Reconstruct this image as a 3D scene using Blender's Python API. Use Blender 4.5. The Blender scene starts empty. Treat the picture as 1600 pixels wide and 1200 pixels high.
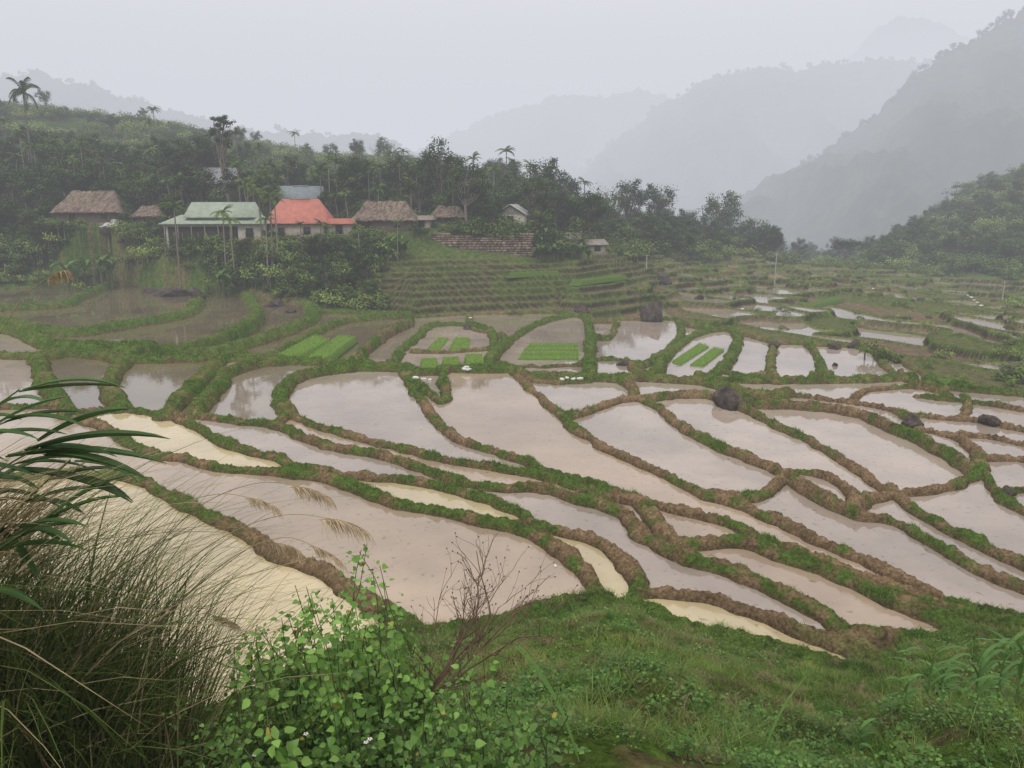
import bpy, math, random, bmesh
import numpy as np
from mathutils import Vector
rng=np.random.default_rng(7); random.seed(7)
F=1256.; TH=math.radians(12.57); CZ=12.
ct,st=math.cos(TH),math.sin(TH)
scene=bpy.context.scene
# ---------------------------------------------------------------- survey helpers (photo measurements -> world positions)
def ray(px,py):
    u=(px-800)/F; v=(600-py)/F
    return (u, ct+v*st, -st+v*ct)
def P(px,py,Y):
    d=ray(px,py); t=Y/d[1]
    return (d[0]*t,Y,CZ+d[2]*t)
def S(x,y): return 2.1-0.044*(0.62*x+0.78*y)
def G(px,py):
    d=ray(px,py); z=0.
    for _ in range(14):
        t=(z-CZ)/d[2]; z=S(d[0]*t,d[1]*t)
    return (d[0]*t,d[1]*t)
# ---------------------------------------------------------------- noise
def vnoise(x,y,seed=0):
    xi=np.floor(x).astype(np.int64); yi=np.floor(y).astype(np.int64)
    fx=x-xi; fy=y-yi; fx=fx*fx*(3-2*fx); fy=fy*fy*(3-2*fy)
    def h(a,b):
        k=(a*374761393+b*668265263+seed*974711)&0xffffffff
        k=((k^(k>>13))*1274126177)&0xffffffff
        k=k^(k>>16)
        return (k&0xffff)/65535.
    return (h(xi,yi)*(1-fx)+h(xi+1,yi)*fx)*(1-fy)+(h(xi,yi+1)*(1-fx)+h(xi+1,yi+1)*fx)*fy
def fbm(x,y,seed=0,o=4):
    r=0;a=.5;s=0
    for i in range(o):
        r=r+a*vnoise(x,y,seed+i*17); s+=a; x=x*2.03+3.1; y=y*2.03+1.7; a*=.5
    return r/s
def sstep(a,b,x):
    t=np.clip((x-a)/(b-a),0,1); return t*t*(3-2*t)
def hash1(k):
    k=(np.asarray(k).astype(np.int64)*2654435761)&0xffffffff
    k=((k^(k>>15))*2246822519)&0xffffffff
    return ((k^(k>>13))&0xffff)/65535.
# ---------------------------------------------------------------- mesh builder
class MB:
    def __init__(s): s.v=[];s.c=[];s.f=[];s.m=[];s.n=0
    def add(s,v,f,col,mat=0):
        v=np.asarray(v,float).reshape(-1,3)
        col=np.asarray(col,float)
        if col.ndim==1: col=np.tile(col,(len(v),1))
        s.v.append(v); s.c.append(col)
        fs=f if isinstance(f,list) and len(f) and isinstance(f[0],np.ndarray) and f[0].ndim==2 else [np.asarray(f)]
        for q in fs:
            if len(q): s.f.append(q+s.n); s.m.append(np.full(len(q),mat))
        s.n+=len(v)
    def mesh(s,name,mats,smooth=False):
        v=np.concatenate(s.v); c=np.concatenate(s.c)
        me=bpy.data.meshes.new(name)
        me.vertices.add(len(v)); me.vertices.foreach_set('co',v.astype(np.float32).ravel())
        loops=np.concatenate([q.ravel() for q in s.f]); tot=np.concatenate([np.full(len(q),q.shape[1]) for q in s.f])
        st_=np.concatenate([[0],np.cumsum(tot)[:-1]])
        me.loops.add(len(loops)); me.loops.foreach_set('vertex_index',loops.astype(np.int32))
        me.polygons.add(len(tot)); me.polygons.foreach_set('loop_start',st_.astype(np.int32))
        me.polygons.foreach_set('loop_total',tot.astype(np.int32))
        me.polygons.foreach_set('material_index',np.concatenate(s.m).astype(np.int32))
        if smooth: me.polygons.foreach_set('use_smooth',np.ones(len(tot),bool))
        for m in mats: me.materials.append(m)
        me.update(calc_edges=True)
        a=me.color_attributes.new('Col','FLOAT_COLOR','POINT')
        a.data.foreach_set('color',np.concatenate([np.clip(c,0,1),np.ones((len(c),1))],1).astype(np.float32).ravel())
        return me
def obj(name,me,loc=(0,0,0),rot=(0,0,0),sc=1,parent=None):
    o=bpy.data.objects.new(name,me); scene.collection.objects.link(o)
    o.location=loc;o.rotation_euler=rot
    o.scale=(sc,sc,sc) if np.isscalar(sc) else sc
    if parent: o.parent=parent
    return o
def empty(name,loc=(0,0,0),rot=(0,0,0)):
    return obj(name,None,loc,rot)
# ---------------------------------------------------------------- materials
def newmat(name):
    m=bpy.data.materials.new(name); m.use_nodes=True
    nt=m.node_tree; b=nt.nodes['Principled BSDF']; return m,nt,b
def mat_vc(name,rough=.8,nscale=3.,namp=.35,bump=.0,bscale=20.,trans=0.,objrand=0.,spec=.3,fine=0.,fscale=20.,bdist=.1):
    m,nt,b=newmat(name); N=nt.nodes.new; L=nt.links.new
    at=N('ShaderNodeAttribute'); at.attribute_name='Col'
    no=N('ShaderNodeTexNoise'); no.inputs['Scale'].default_value=nscale; no.inputs['Detail'].default_value=6
    geo=N('ShaderNodeNewGeometry'); L(geo.outputs['Position'],no.inputs['Vector'])
    mr=N('ShaderNodeMapRange'); mr.inputs[1].default_value=.3; mr.inputs[2].default_value=.7
    mr.inputs[3].default_value=1-namp; mr.inputs[4].default_value=1+namp
    L(no.outputs['Fac'],mr.inputs[0])
    vm=N('ShaderNodeVectorMath'); vm.operation='SCALE'; L(at.outputs['Color'],vm.inputs[0]); 
    last=mr.outputs[0]
    def mul(o2):
        nonlocal last
        mu=N('ShaderNodeMath'); mu.operation='MULTIPLY'; L(last,mu.inputs[0]); L(o2,mu.inputs[1]); last=mu.outputs[0]
    if fine:
        nf=N('ShaderNodeTexNoise'); nf.inputs['Scale'].default_value=fscale; nf.inputs['Detail'].default_value=5; nf.inputs['Roughness'].default_value=.7; L(geo.outputs['Position'],nf.inputs['Vector'])
        m4=N('ShaderNodeMapRange'); m4.inputs[1].default_value=.35; m4.inputs[2].default_value=.65; m4.inputs[3].default_value=1-fine; m4.inputs[4].default_value=1+fine; L(nf.outputs['Fac'],m4.inputs[0]); mul(m4.outputs[0])
    if objrand:
        oi=N('ShaderNodeObjectInfo'); m2=N('ShaderNodeMapRange'); m2.inputs[3].default_value=1-objrand; m2.inputs[4].default_value=1+objrand
        L(oi.outputs['Random'],m2.inputs[0]); mul(m2.outputs[0])
    L(last,vm.inputs['Scale']); L(vm.outputs[0],b.inputs['Base Color'])
    b.inputs['Roughness'].default_value=rough; b.inputs['Specular IOR Level'].default_value=spec
    if bump:
        n2=N('ShaderNodeTexNoise'); n2.inputs['Scale'].default_value=bscale; n2.inputs['Detail'].default_value=8; n2.inputs['Roughness'].default_value=.65; L(geo.outputs['Position'],n2.inputs['Vector'])
        bp=N('ShaderNodeBump'); bp.inputs['Strength'].default_value=bump; bp.inputs['Distance'].default_value=bdist
        L(n2.outputs['Fac'],bp.inputs['Height']); L(bp.outputs[0],b.inputs['Normal'])
    if trans:
        tr=N('ShaderNodeBsdfTranslucent'); L(vm.outputs[0],tr.inputs['Color']); mx=N('ShaderNodeMixShader'); mx.inputs[0].default_value=trans
        L(b.outputs[0],mx.inputs[1]); L(tr.outputs[0],mx.inputs[2]); L(mx.outputs[0],nt.nodes['Material Output'].inputs['Surface'])
    return m
M_ground=mat_vc('ground_soil_and_grass',1.,1.8,.3,1.,7.,fine=.5,fscale=9.,bdist=.25,spec=.0)
M_leaf=mat_vc('foliage',.7,.8,.2,trans=.2,objrand=.4,spec=.05)
M_fleaf=mat_vc('fresh_leaves',.55,6.,.2,trans=.3,spec=.08)
M_bleaf=mat_vc('glossy_leaves',.45,6.,.2,trans=.3,spec=.3)
M_mount=mat_vc('forested_mountain',.95,.05,.3,.7,.25,spec=.0)
M_rock=mat_vc('rock',.9,2.,.4,1.,4.,fine=.3,fscale=6,spec=.1)
M_plain=mat_vc('painted',.7,1.5,.15)
M_thatch=mat_vc('thatch',.95,4.,.4,1.,14.,fine=.3,fscale=5,spec=.05)
def mat_water():
    m,nt,b=newmat('muddy_water'); N=nt.nodes.new; L=nt.links.new
    at=N('ShaderNodeAttribute'); at.attribute_name='Col'; geo=N('ShaderNodeNewGeometry')
    no=N('ShaderNodeTexNoise'); no.inputs['Scale'].default_value=.35; no.inputs['Detail'].default_value=9; no.inputs['Roughness'].default_value=.65; L(geo.outputs['Position'],no.inputs['Vector'])
    mr=N('ShaderNodeMapRange'); mr.inputs[1].default_value=.3; mr.inputs[2].default_value=.7; mr.inputs[3].default_value=.78; mr.inputs[4].default_value=1.1; L(no.outputs['Fac'],mr.inputs[0])
    n3=N('ShaderNodeTexNoise'); n3.inputs['Scale'].default_value=4.; n3.inputs['Detail'].default_value=6; L(geo.outputs['Position'],n3.inputs['Vector'])
    m3=N('ShaderNodeMapRange'); m3.inputs[1].default_value=.62; m3.inputs[2].default_value=.70; m3.inputs[3].default_value=1; m3.inputs[4].default_value=.62; L(n3.outputs['Fac'],m3.inputs[0])
    mu=N('ShaderNodeMath'); mu.operation='MULTIPLY'; L(mr.outputs[0],mu.inputs[0]); L(m3.outputs[0],mu.inputs[1])
    vm=N('ShaderNodeVectorMath'); vm.operation='SCALE'; L(at.outputs['Color'],vm.inputs[0]); L(mu.outputs[0],vm.inputs['Scale'])
    L(vm.outputs[0],b.inputs['Base Color']); b.inputs['Roughness'].default_value=.025; b.inputs['IOR'].default_value=1.6
    n2=N('ShaderNodeTexNoise'); n2.inputs['Scale'].default_value=2.5; n2.inputs['Detail'].default_value=3; L(geo.outputs['Position'],n2.inputs['Vector'])
    bp=N('ShaderNodeBump'); bp.inputs['Strength'].default_value=.035; bp.inputs['Distance'].default_value=.04
    L(n2.outputs['Fac'],bp.inputs['Height']); L(bp.outputs[0],b.inputs['Normal'])
    return m
M_water=mat_water()
def mat_corr(name,col,scale=9.):
    m,nt,b=newmat(name); N=nt.nodes.new; L=nt.links.new
    tc=N('ShaderNodeTexCoord'); w=N('ShaderNodeTexWave'); w.bands_direction='X'; w.inputs['Scale'].default_value=scale; L(tc.outputs['Object'],w.inputs['Vector'])
    no=N('ShaderNodeTexNoise'); no.inputs['Scale'].default_value=1.3; no.inputs['Detail'].default_value=6; L(tc.outputs['Object'],no.inputs['Vector'])
    cr=N('ShaderNodeMix'); cr.data_type='RGBA'; cr.inputs[6].default_value=(*[c*.5 for c in col],1); cr.inputs[7].default_value=(*[min(1,c*1.3) for c in col],1)
    L(no.outputs['Fac'],cr.inputs[0]); L(cr.outputs[2],b.inputs['Base Color']); b.inputs['Roughness'].default_value=.55
    bp=N('ShaderNodeBump'); bp.inputs['Strength'].default_value=.5; bp.inputs['Distance'].default_value=.05; L(w.outputs['Fac'],bp.inputs['Height']); L(bp.outputs[0],b.inputs['Normal'])
    return m
# ---------------------------------------------------------------- paddy survey: dikes
ZONE=[(-260,620),(-240,1000),(-100,1110),(120,1150),(330,1135),(480,1065),(560,1015),(640,1000),(700,992),(780,982),(860,965),(935,945),(985,947),(1040,975),(1130,1003),(1220,1028),(1300,1050),(1375,1068),(1395,1050),(1340,1020),(1325,1003),(1400,1005),(1500,1003),(1560,1008),(1700,1030),(1850,990),
 (1850,690),(1700,655),(1600,642),(1530,636),(1455,607),(1450,588),(1400,567),(1330,550),(1215,545),(1140,527),(1060,510),(1000,508),(920,507),(870,500),(735,498),(640,500),(620,492),(500,486),(450,478),(310,468),(250,462),(180,450),(0,455),(-260,465)]
D=[ # (half width, extra crest, points)
(.42,0,[(-300,770),(20,750),(130,748),(200,757),(260,780),(330,815),(400,852),(460,888),(520,915),(580,950),(650,1005)]),
(.42,0,[(-300,650),(60,640),(110,655),(170,675),(215,705),(280,722),(350,738),(430,745),(500,757),(560,775),(620,797),(700,812),(780,832),(840,852),(885,875),(920,905),(938,945)]),
(.36,0,[(110,655),(150,643),(190,643),(265,654),(330,682),(370,702),(430,717),(470,738),(560,748),(640,756),(700,769),(765,790),(812,808),(832,824),(880,835),(930,852),(975,882),(1000,908),(1008,932)]),
(.3,0,[(938,945),(985,943),(1008,932),(1080,938),(1150,958),(1220,980),(1290,1006),(1345,1030),(1385,1064)]),
(.42,.02,[(265,654),(300,652),(380,663),(430,670),(480,690),(540,708),(600,718),(660,738),(720,758),(780,770),(850,772),(915,790),(965,807),(1010,845),(1055,870),(1110,888),(1175,910),(1230,935),(1290,970),(1330,1007)]),
(.3,0,[(430,670),(455,655),(500,672),(560,690),(620,704),(690,722),(760,735),(830,748),(900,767),(960,784),(1005,793)]),
(.48,.04,[(1005,793),(1035,832),(1065,852),(1130,850),(1185,860),(1250,885),(1330,915),(1420,955),(1500,985),(1560,1010)]),
(.38,0,[(632,588),(650,622),(680,655),(715,685),(790,710),(860,735),(930,755),(985,778),(1005,790),(1090,808),(1160,832),(1240,868),(1330,900),(1420,935),(1500,962),(1600,988),(1700,1025)]),
(.36,0,[(800,592),(830,618),(870,650),(905,680),(960,708),(1030,738),(1110,772),(1180,797),(1260,832),(1340,865),(1430,905),(1520,943),(1600,975),(1720,1010)]),
(.42,.05,[(870,650),(890,655),(940,641),(990,632),(1030,645),(1060,668),(1110,695),(1170,718),(1228,742)]),
(.36,0,[(1228,742),(1205,758),(1150,775),(1110,772)]),
(.32,0,[(1228,742),(1280,775),(1335,797),(1400,812),(1470,845),(1540,880),(1600,905),(1720,945)]),
(.28,0,[(1228,742),(1270,746),(1305,757),(1335,778),(1335,797)]),
(.28,0,[(1335,797),(1360,780),(1400,772)]),
(.36,0,[(990,632),(1060,626),(1120,630),(1180,655),(1250,685),(1310,715),(1360,745),(1400,772),(1440,800),(1500,830),(1560,857),(1620,882),(1720,920)]),
(.3,0,[(1120,630),(1180,640),(1240,643),(1330,655),(1400,680),(1460,705),(1510,730),(1530,745),(1560,778),(1600,800),(1720,850)]),
(.3,0,[(1530,745),(1470,765),(1400,772)]),
(.3,0,[(1180,632),(1240,634),(1330,645),(1400,660),(1430,682),(1500,700),(1530,728),(1530,745)]),
(.3,0,[(1430,640),(1500,648),(1560,656),(1620,668),(1720,690)]),
(.3,0,[(1400,660),(1450,668),(1520,675),(1610,692),(1720,715)]),
(.3,0,[(1480,692),(1540,698),(1620,715),(1720,745)]),
(.3,0,[(1530,728),(1580,728),(1640,740),(1720,775)]),
(.3,0,[(1330,640),(1350,630),(1430,628),(1480,640)]),
(.3,0,[(1560,778),(1600,770),(1720,790)]),
(.3,0,[(1500,640),(1510,650),(1500,672)]),
(.55,.15,[(455,655),(438,625),(462,598),(520,588),(580,585),(640,588)]),
(.6,.15,[(300,652),(335,615),(355,592),(400,580),(455,576)]),
(.6,.25,[(190,643),(172,605),(197,572)]),
(.7,.25,[(262,654),(290,625),(320,598),(345,574)]),
(.6,.25,[(60,565),(70,600),(110,655)]),
(.75,.2,[(-300,570),(-100,560),(60,565),(120,560),(200,572),(300,574),(400,574),(480,577),(560,582),(640,587),(700,589),(800,592),(900,597),(1000,605),(1100,613),(1180,632),(1230,632)]),
(.35,.05,[(640,588),(655,610),(690,632),(700,620),(690,598),(700,590)]),
(.35,.05,[(800,592),(870,603),(950,600),(985,612),(990,632)]),
(.35,.05,[(550,582),(565,550),(600,525),(640,510),(640,500)]),
(.55,.15,[(610,585),(622,552),(650,532),(680,516),(760,522),(772,545),(765,570),(800,590)]),
(.35,.05,[(645,549),(700,551),(765,548)]),
(.55,.15,[(765,560),(795,535),(850,512),(912,508),(922,540),(920,565),(925,598)]),
(.25,.0,[(785,567),(850,568),(920,568)]),
(.4,.05,[(735,500),(740,522),(800,532)]),
(.35,.05,[(922,530),(950,530),(965,508)]),(.35,.05,[(922,568),(960,568),(985,575),(1010,605)]),
(.45,.1,[(985,575),(1010,572),(1060,535),(1060,510)]),
(.55,.15,[(1015,605),(1035,565),(1060,545),(1095,530),(1145,530),(1150,548),(1125,580),(1085,610)]),
(.35,.05,[(1145,530),(1150,548),(1125,580),(1160,590),(1205,590)]),
(.4,.1,[(1210,545),(1203,575),(1213,615)]),(.4,.1,[(1262,548),(1285,580),(1265,614)]),
(.35,.05,[(1283,580),(1300,598),(1290,615)]),
(.35,.05,[(1365,560),(1400,590),(1405,612)]),
(.45,.15,[(1080,610),(1200,613),(1300,616),(1400,615),(1455,607)]),
(.35,.05,[(1405,612),(1440,625),(1530,636)]),
(.9,.5,[(-300,520),(0,522),(90,550),(200,556),(330,548),(420,530),(478,512),(490,495),(480,484)]),
(.9,.5,[(0,500),(100,518),(200,510),(290,497),(315,470)]),
(.8,.45,[(195,572),(250,552),(330,535),(385,515),(402,497),(385,474)]),
(.7,.5,[(-300,480),(60,482),(120,472),(180,452)]),
(.7,.2,[(490,497),(560,500),(640,505)]),
(.6,.2,[(340,575),(420,555),(480,530),(540,510),(640,506)]),
]
def catmull(pts,n=6):
    out=[]
    p=[pts[0]]+list(pts)+[pts[-1]]
    for i in range(1,len(p)-2):
        p0,p1,p2,p3=[np.array(q,float) for q in p[i-1:i+3]]
        for k in range(n):
            t=k/n
            out.append(.5*((2*p1)+(-p0+p2)*t+(2*p0-5*p1+4*p2-p3)*t*t+(-p0+3*p1-3*p2+p3)*t**3))
    out.append(np.array(pts[-1],float)); return out
zonew=np.array([G(*p) for p in ZONE])
# ---------------------------------------------------------------- grid
ys=[-7.]
while ys[-1]<4300:
    y=ys[-1]
    if y<3: dy=.3
    elif y<225: dy=min(max(y*y/7000,.08),.32)
    else: dy=.5+(y-225)*.03
    ys.append(y+dy)
Yr=np.array(ys)
Ac=np.concatenate([np.linspace(-2.2,-.7,36)[:-1],np.linspace(-.7,.7,920),np.linspace(.7,2.2,36)[1:]])
NR,NC=len(Yr),len(Ac)
YY=np.repeat(Yr[:,None],NC,1); XX=Ac[None,:]*(YY+8)
def inpoly(X,Y,poly):
    r=np.zeros(X.shape,bool); n=len(poly)
    for i in range(n):
        x1,y1=poly[i];x2,y2=poly[(i+1)%n]
        if y1==y2: continue
        c=((y1>Y)!=(y2>Y))
        r^=c&(X<(x2-x1)*(Y-y1)/(y2-y1)+x1)
    return r
zone=inpoly(XX,YY,zonew)
aT=np.linspace(-1.6,1.6,161); yn=np.zeros(161); yb=np.zeros(161)
for i,a in enumerate(aT):
    aa=min(max(a,-.74),.74); hits=[]
    for k in range(len(zonew)):
        x1,y1=zonew[k];x2,y2=zonew[(k+1)%len(zonew)]
        f1=x1-aa*y1;f2=x2-aa*y2
        if (f1>0)!=(f2>0):
            t=f1/(f1-f2); hits.append(y1+(y2-y1)*t)
    yn[i]=min(hits);yb[i]=max(hits)
aof=lambda px:(px-800)/F*.976
TAB=[(-400,[(120,6),(135,14),(250,52),(330,58),(450,45),(800,20)]),
(0,[(120,5.5),(136,12),(250,41),(300,43),(420,30),(800,0)]),
(200,[(118,5.5),(133,11),(250,36),(290,38),(400,20),(800,-8)]),
(400,[(109,5.5),(130,11),(250,29),(280,31),(400,10),(800,-12)]),
(580,[(113,5),(125,8),(235,21),(270,23),(360,5),(800,-12)]),
(700,[(117,4.6),(121,8),(200,15),(250,18),(340,0),(800,-12)]),
(820,[(118,4.4),(124,7),(190,11),(240,13),(320,-3),(800,-12)]),
(900,[(120,3.8),(150,6),(190,8),(240,7),(320,-6),(800,-12)]),
(1000,[(135,3),(160,4),(200,4),(260,0),(400,-10),(800,-12)]),
(1100,[(150,1.5),(180,1.8),(205,1),(260,-4),(400,-12),(800,-12)]),
(1200,[(150,0),(180,0.2),(205,-1),(260,-6),(400,-13),(800,-12)]),
(1400,[(140,-2.2),(170,-2.6),(190,-3),(240,-2),(400,-10),(800,-12)]),
(1480,[(140,-2.4),(170,-2.8),(185,-2),(240,7),(300,12),(800,10)]),
(1600,[(140,-2.4),(165,-2.6),(180,0),(240,16),(300,24),(800,40)]),
(2000,[(130,-1),(160,0),(180,10),(240,40),(300,60),(800,80)])]
tabA=np.array([aof(t[0]) for t in TAB])
YT=np.concatenate([np.arange(-7,400,1.),np.arange(400,4400,20.)])
ZT=np.zeros((161,len(YT)))
for i,a in enumerate(aT):
    pts=[(np.interp(a,tabA,[t[1][k][0] for t in TAB]),np.interp(a,tabA,[t[1][k][1] for t in TAB])) for k in range(6)]
    y0,y1=yn[i],yb[i]
    s0=S(np.clip(a,-.9,.9)*y0,y0); s1=S(np.clip(a,-.9,.9)*y1,y1)
    Yp=[-7,0,y0*.35,y0,]; Zp=[11.6,10.4,10.4-(10.4-s0)*.36,s0]
    m=(YT>y0)&(YT<y1)
    Yp2=[y1]+[max(p[0],y1+2+k) for k,p in enumerate(pts)]; Zp2=[s1]+[p[1] for p in pts]
    z=np.where(YT<=y0,np.interp(YT,Yp,Zp),np.interp(YT,Yp2,Zp2))
    z[m]=S(np.clip(a,-.9,.9)*YT[m],YT[m])
    k=np.ones(5)/5; sm=np.convolve(np.pad(z,2,'edge'),k,'valid'); zs=np.where(YT>y1,sm,z)
    ZT[i]=zs
def bil(T,A,B,a,b):
    i=np.interp(a,A,np.arange(len(A))); j=np.interp(b,B,np.arange(len(B)))
    i0=np.minimum(i.astype(int),len(A)-2); j0=np.minimum(j.astype(int),len(B)-2); fi=i-i0; fj=j-j0
    return (T[i0,j0]*(1-fi)+T[i0+1,j0]*fi)*(1-fj)+(T[i0,j0+1]*(1-fi)+T[i0+1,j0+1]*fi)*fj
AA=XX/np.maximum(YY,4.)
Z=bil(ZT,aT,YT,AA,YY)
ynV=np.interp(AA,aT,yn); ybV=np.interp(AA,aT,yb)
near=YY<ynV; far=(YY>ybV)
ne=sstep(0,4,ynV-YY)
Z+=near*ne*((fbm(XX*.6,YY*.6,3)-.5)*.9+(fbm(XX*3,YY*3,5,3)-.5)*.2)
Z+=1.0*np.exp(-((XX+3.6)/1.4)**2-((YY-4.6)/1.8)**2)
hill=sstep(0,40,YY-ybV-20)
Z+=far*hill*((fbm(XX*.03,YY*.03,9)-.5)*9*sstep(150,260,YY)+(fbm(XX*.15,YY*.15,11)-.5)*2)
HOUSES=[ # name,kind,px,py_base,Y,w,d,wall,roof
('thatched_house','thatch',135,348,123,9.0,6,1.5,3.2,0),
('thatched_hut','thatch',232,350,122,3.6,3,1.1,1.6,0),
('green_roofed_house','green',333,386,113,12.9,8,3.2,2.9,0),
('red_roofed_house','red',464,378,116,7.6,6,2.6,3.4,0),
('blue_roofed_house','blue',466,328,132,6.6,5,1.8,2.0,0),
('grey_roofed_house','grey',340,300,140,4.8,4,1.4,2.7,0),
('thatched_house','thatch',600,362,120,8.4,6,1.6,2.8,0),
('thatched_hut','thatch',700,352,126,4.4,4,1.2,1.7,0),
('gabled_house','gable',803,352,127,4.4,6,1.6,1.6,0),
('farm_shed','shed',885,385,129,4.0,3,1.2,.9,0),
('farm_shed','shed',931,393,130,2.6,2.5,1.1,.8,0),
('farm_shed','shed',660,356,122,2.4,2.5,1.2,.6,0),
('farm_shed','red2',530,366,117,3.2,3,1.5,.7,0)]
for h in HOUSES:
    x,y,z=P(h[2],h[3],h[4])
    y2=y+h[6]/2
    r=max(h[5],h[6])*.5; d=np.hypot(XX-x,(YY-y2)*1.3); w=1-sstep(r,r+7,d)
    Z=Z*(1-w)+z*w
# ---- stepped terraces beyond the flooded basin
topT=np.interp(AA,[aof(p) for p in (560,700,820,900,1000,1100,1200,1400,1500,1600,1800)],[111,116,117,120,150,165,190,178,170,160,150])
tm=sstep(0,2.,YY-ybV)*(1-sstep(-2,2,YY-topT))*sstep(aof(520),aof(580),AA)
rightness=sstep(aof(960),aof(1080),AA)
hN=Z+(fbm(XX*.05,YY*.05,21,3)-.5)*(1.0+2.4*rightness)*sstep(0,12,YY-ybV)+(fbm(XX*.2,YY*.2,23,2)-.5)*.3
STEP=.6
dzdy=np.abs(np.gradient(hN,axis=0)/np.gradient(YY,axis=0)); dzdx=np.abs(np.gradient(hN,axis=1)/np.maximum(np.gradient(XX,axis=1),.01))
gr=np.hypot(dzdy,dzdx)
LV=np.floor(hN/STEP); fr=hN/STEP-LV
rf=np.clip(.55*gr/STEP,.05,.27); lw=np.clip(.4*gr/STEP,.03,.16)
al=(XX*.8+YY*.35)/(9.-3*rightness)+hash1(LV+50)*3+(fbm(XX*.1,YY*.1,31,2)-.5)
cid=np.floor(al); cf=(al-cid-.5)*7.5
ridge=np.maximum(1-sstep(lw*.6,lw*1.1,fr),(1-sstep(.25,.6,np.abs(np.abs(cf)-3.7)))*(.4+.6*rightness))
zt=LV*STEP-.08+.28*ridge
rr=sstep(1-rf,1.,fr); zt=zt*(1-rr)+((LV+1)*STEP+.2)*rr
Z=Z*(1-tm)+zt*tm
tid=hash1(LV*131+cid*7+900)
twet=(tm>.98)&(tid<.16+.36*rightness)&(fr<1-rf*.9)
# ---- dikes
W=np.full((NR,NC),.4); CR=np.zeros((NR,NC)); DD=np.full((NR,NC),1e3)
SEGS=[]
def addline(hw,ex,pts,closed=False):
    if closed:
        pts=list(pts)+[pts[0]]; cm=[]
        for i in range(len(pts)-1):
            for k in range(3): cm.append(np.array(pts[i])*(1-k/3)+np.array(pts[i+1])*k/3)
        cm.append(np.array(pts[-1],float))
    else: cm=catmull(pts)
    w=[G(*p) for p in cm]
    for i in range(len(w)-1): SEGS.append((w[i],w[i+1],hw,ex))
addline(.45,.08,ZONE,True)
for hw,ex,pts in D: addline(hw,ex,pts)
wob_x=(fbm(XX*.8,YY*.8,41,3)-.5)*.5; wob_y=(fbm(XX*.8,YY*.8,43,3)-.5)*.5
for (p,q,hw,ex) in SEGS:
    R=2.4
    y0,y1=min(p[1],q[1])-R,max(p[1],q[1])+R
    r0,r1=np.searchsorted(Yr,[y0,y1])
    if r1<=r0: continue
    xm,xM=min(p[0],q[0])-R,max(p[0],q[0])+R
    a_=[xm/(max(y0,1)+8),xm/(y1+8),xM/(max(y0,1)+8),xM/(y1+8)]
    c0,c1=np.searchsorted(Ac,[min(a_),max(a_)])
    if c1<=c0: continue
    X=XX[r0:r1,c0:c1]+wob_x[r0:r1,c0:c1];Y=YY[r0:r1,c0:c1]+wob_y[r0:r1,c0:c1]
    dx,dy=q[0]-p[0],q[1]-p[1]; L2=dx*dx+dy*dy+1e-9
    t=np.clip(((X-p[0])*dx+(Y-p[1])*dy)/L2,0,1)
    d=np.hypot(X-p[0]-t*dx,Y-p[1]-t*dy)-hw
    o=DD[r0:r1,c0:c1]; m=d<o
    o[m]=d[m]; W[r0:r1,c0:c1][m]=hw; CR[r0:r1,c0:c1][m]=ex
DC=DD+W
dyr=np.gradient(Yr)[:,None]
free=zone&(DC>np.maximum(.26,1.1*dyr))
parent_=[];
def find(i):
    while parent_[i]!=i: parent_[i]=parent_[parent_[i]]; i=parent_[i]
    return i
LAB=np.full((NR,NC),-1,int); prev=[]
for r in range(NR):
    row=free[r]
    if not row.any(): prev=[]; continue
    d=np.diff(np.concatenate([[0],row.astype(int),[0]])); s=np.where(d==1)[0]; e=np.where(d==-1)[0]; cur=[]
    for a,b in zip(s,e):
        k=len(parent_); parent_.append(k); LAB[r,a:b]=k; cur.append((a,b,k))
        for (c,dd,j) in prev:
            if c<b and dd>a:
                x,y=find(k),find(j)
                if x!=y: parent_[max(x,y)]=min(x,y)
    prev=cur
roots=np.array([find(i) for i in range(len(parent_))])
LAB=np.where(LAB>=0,roots[LAB],-1)
ids,inv=np.unique(LAB,return_inverse=True); inv=inv.reshape(LAB.shape)
Sg=S(XX,YY); cnt=np.bincount(inv.ravel()); bmean=lambda A:np.bincount(inv.ravel(),A.ravel())/cnt
lev=bmean(Sg)+(hash1(ids+7)-.5)*.14
cx_,cy_=bmean(XX),bmean(YY)
LABi=np.where(LAB>=0,inv,-1)
for it in range(28):
    for sh,ax in ((1,0),(-1,0),(1,1),(-1,1)):
        r=np.roll(LABi,sh,ax); m=(LABi<0)&(r>=0)&(DC<3); LABi[m]=r[m]
has=LABi>=0
LVL=np.where(has,lev[LABi],Z)
mx=np.where(has,LVL,-99)
for it in range(9):
    m2=mx.copy()
    for sh,ax in ((1,0),(-1,0),(1,1),(-1,1)): m2=np.maximum(m2,np.roll(mx,sh,ax))
    mx=m2
for it in range(6): mx=(mx*2+np.roll(mx,1,0)+np.roll(mx,-1,0)+np.roll(mx,1,1)+np.roll(mx,-1,1))/6
crest=np.where(mx>-50,mx,LVL)+.24+CR+(fbm(XX*1.3,YY*1.3,51,4)-.5)*.3
wv=W*(.5+.65*fbm(XX*.5,YY*.5,53,2))
sl=.2+.22*fbm(XX*.8,YY*.8,55,2)+CR
pr=1-sstep(wv*.45,wv*.45+sl,DC)
bed=np.where(zone,LVL-.12,Z)
inside=zone|(DC<W*1.2+.4)
Z=np.where(inside,bed+(np.maximum(crest,bed)-bed)*pr,Z)
WZ=np.where(zone&has,LVL,Z-.2)
wet=(zone&has)
WZ=np.where(twet&~zone,LV*STEP,WZ)
Z+=np.where(inside,pr*((fbm(XX*5,YY*5,57,2)-.5)*.18+(vnoise(XX*11,YY*11,58)-.5)*.07*(YY<45)),0)
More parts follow.
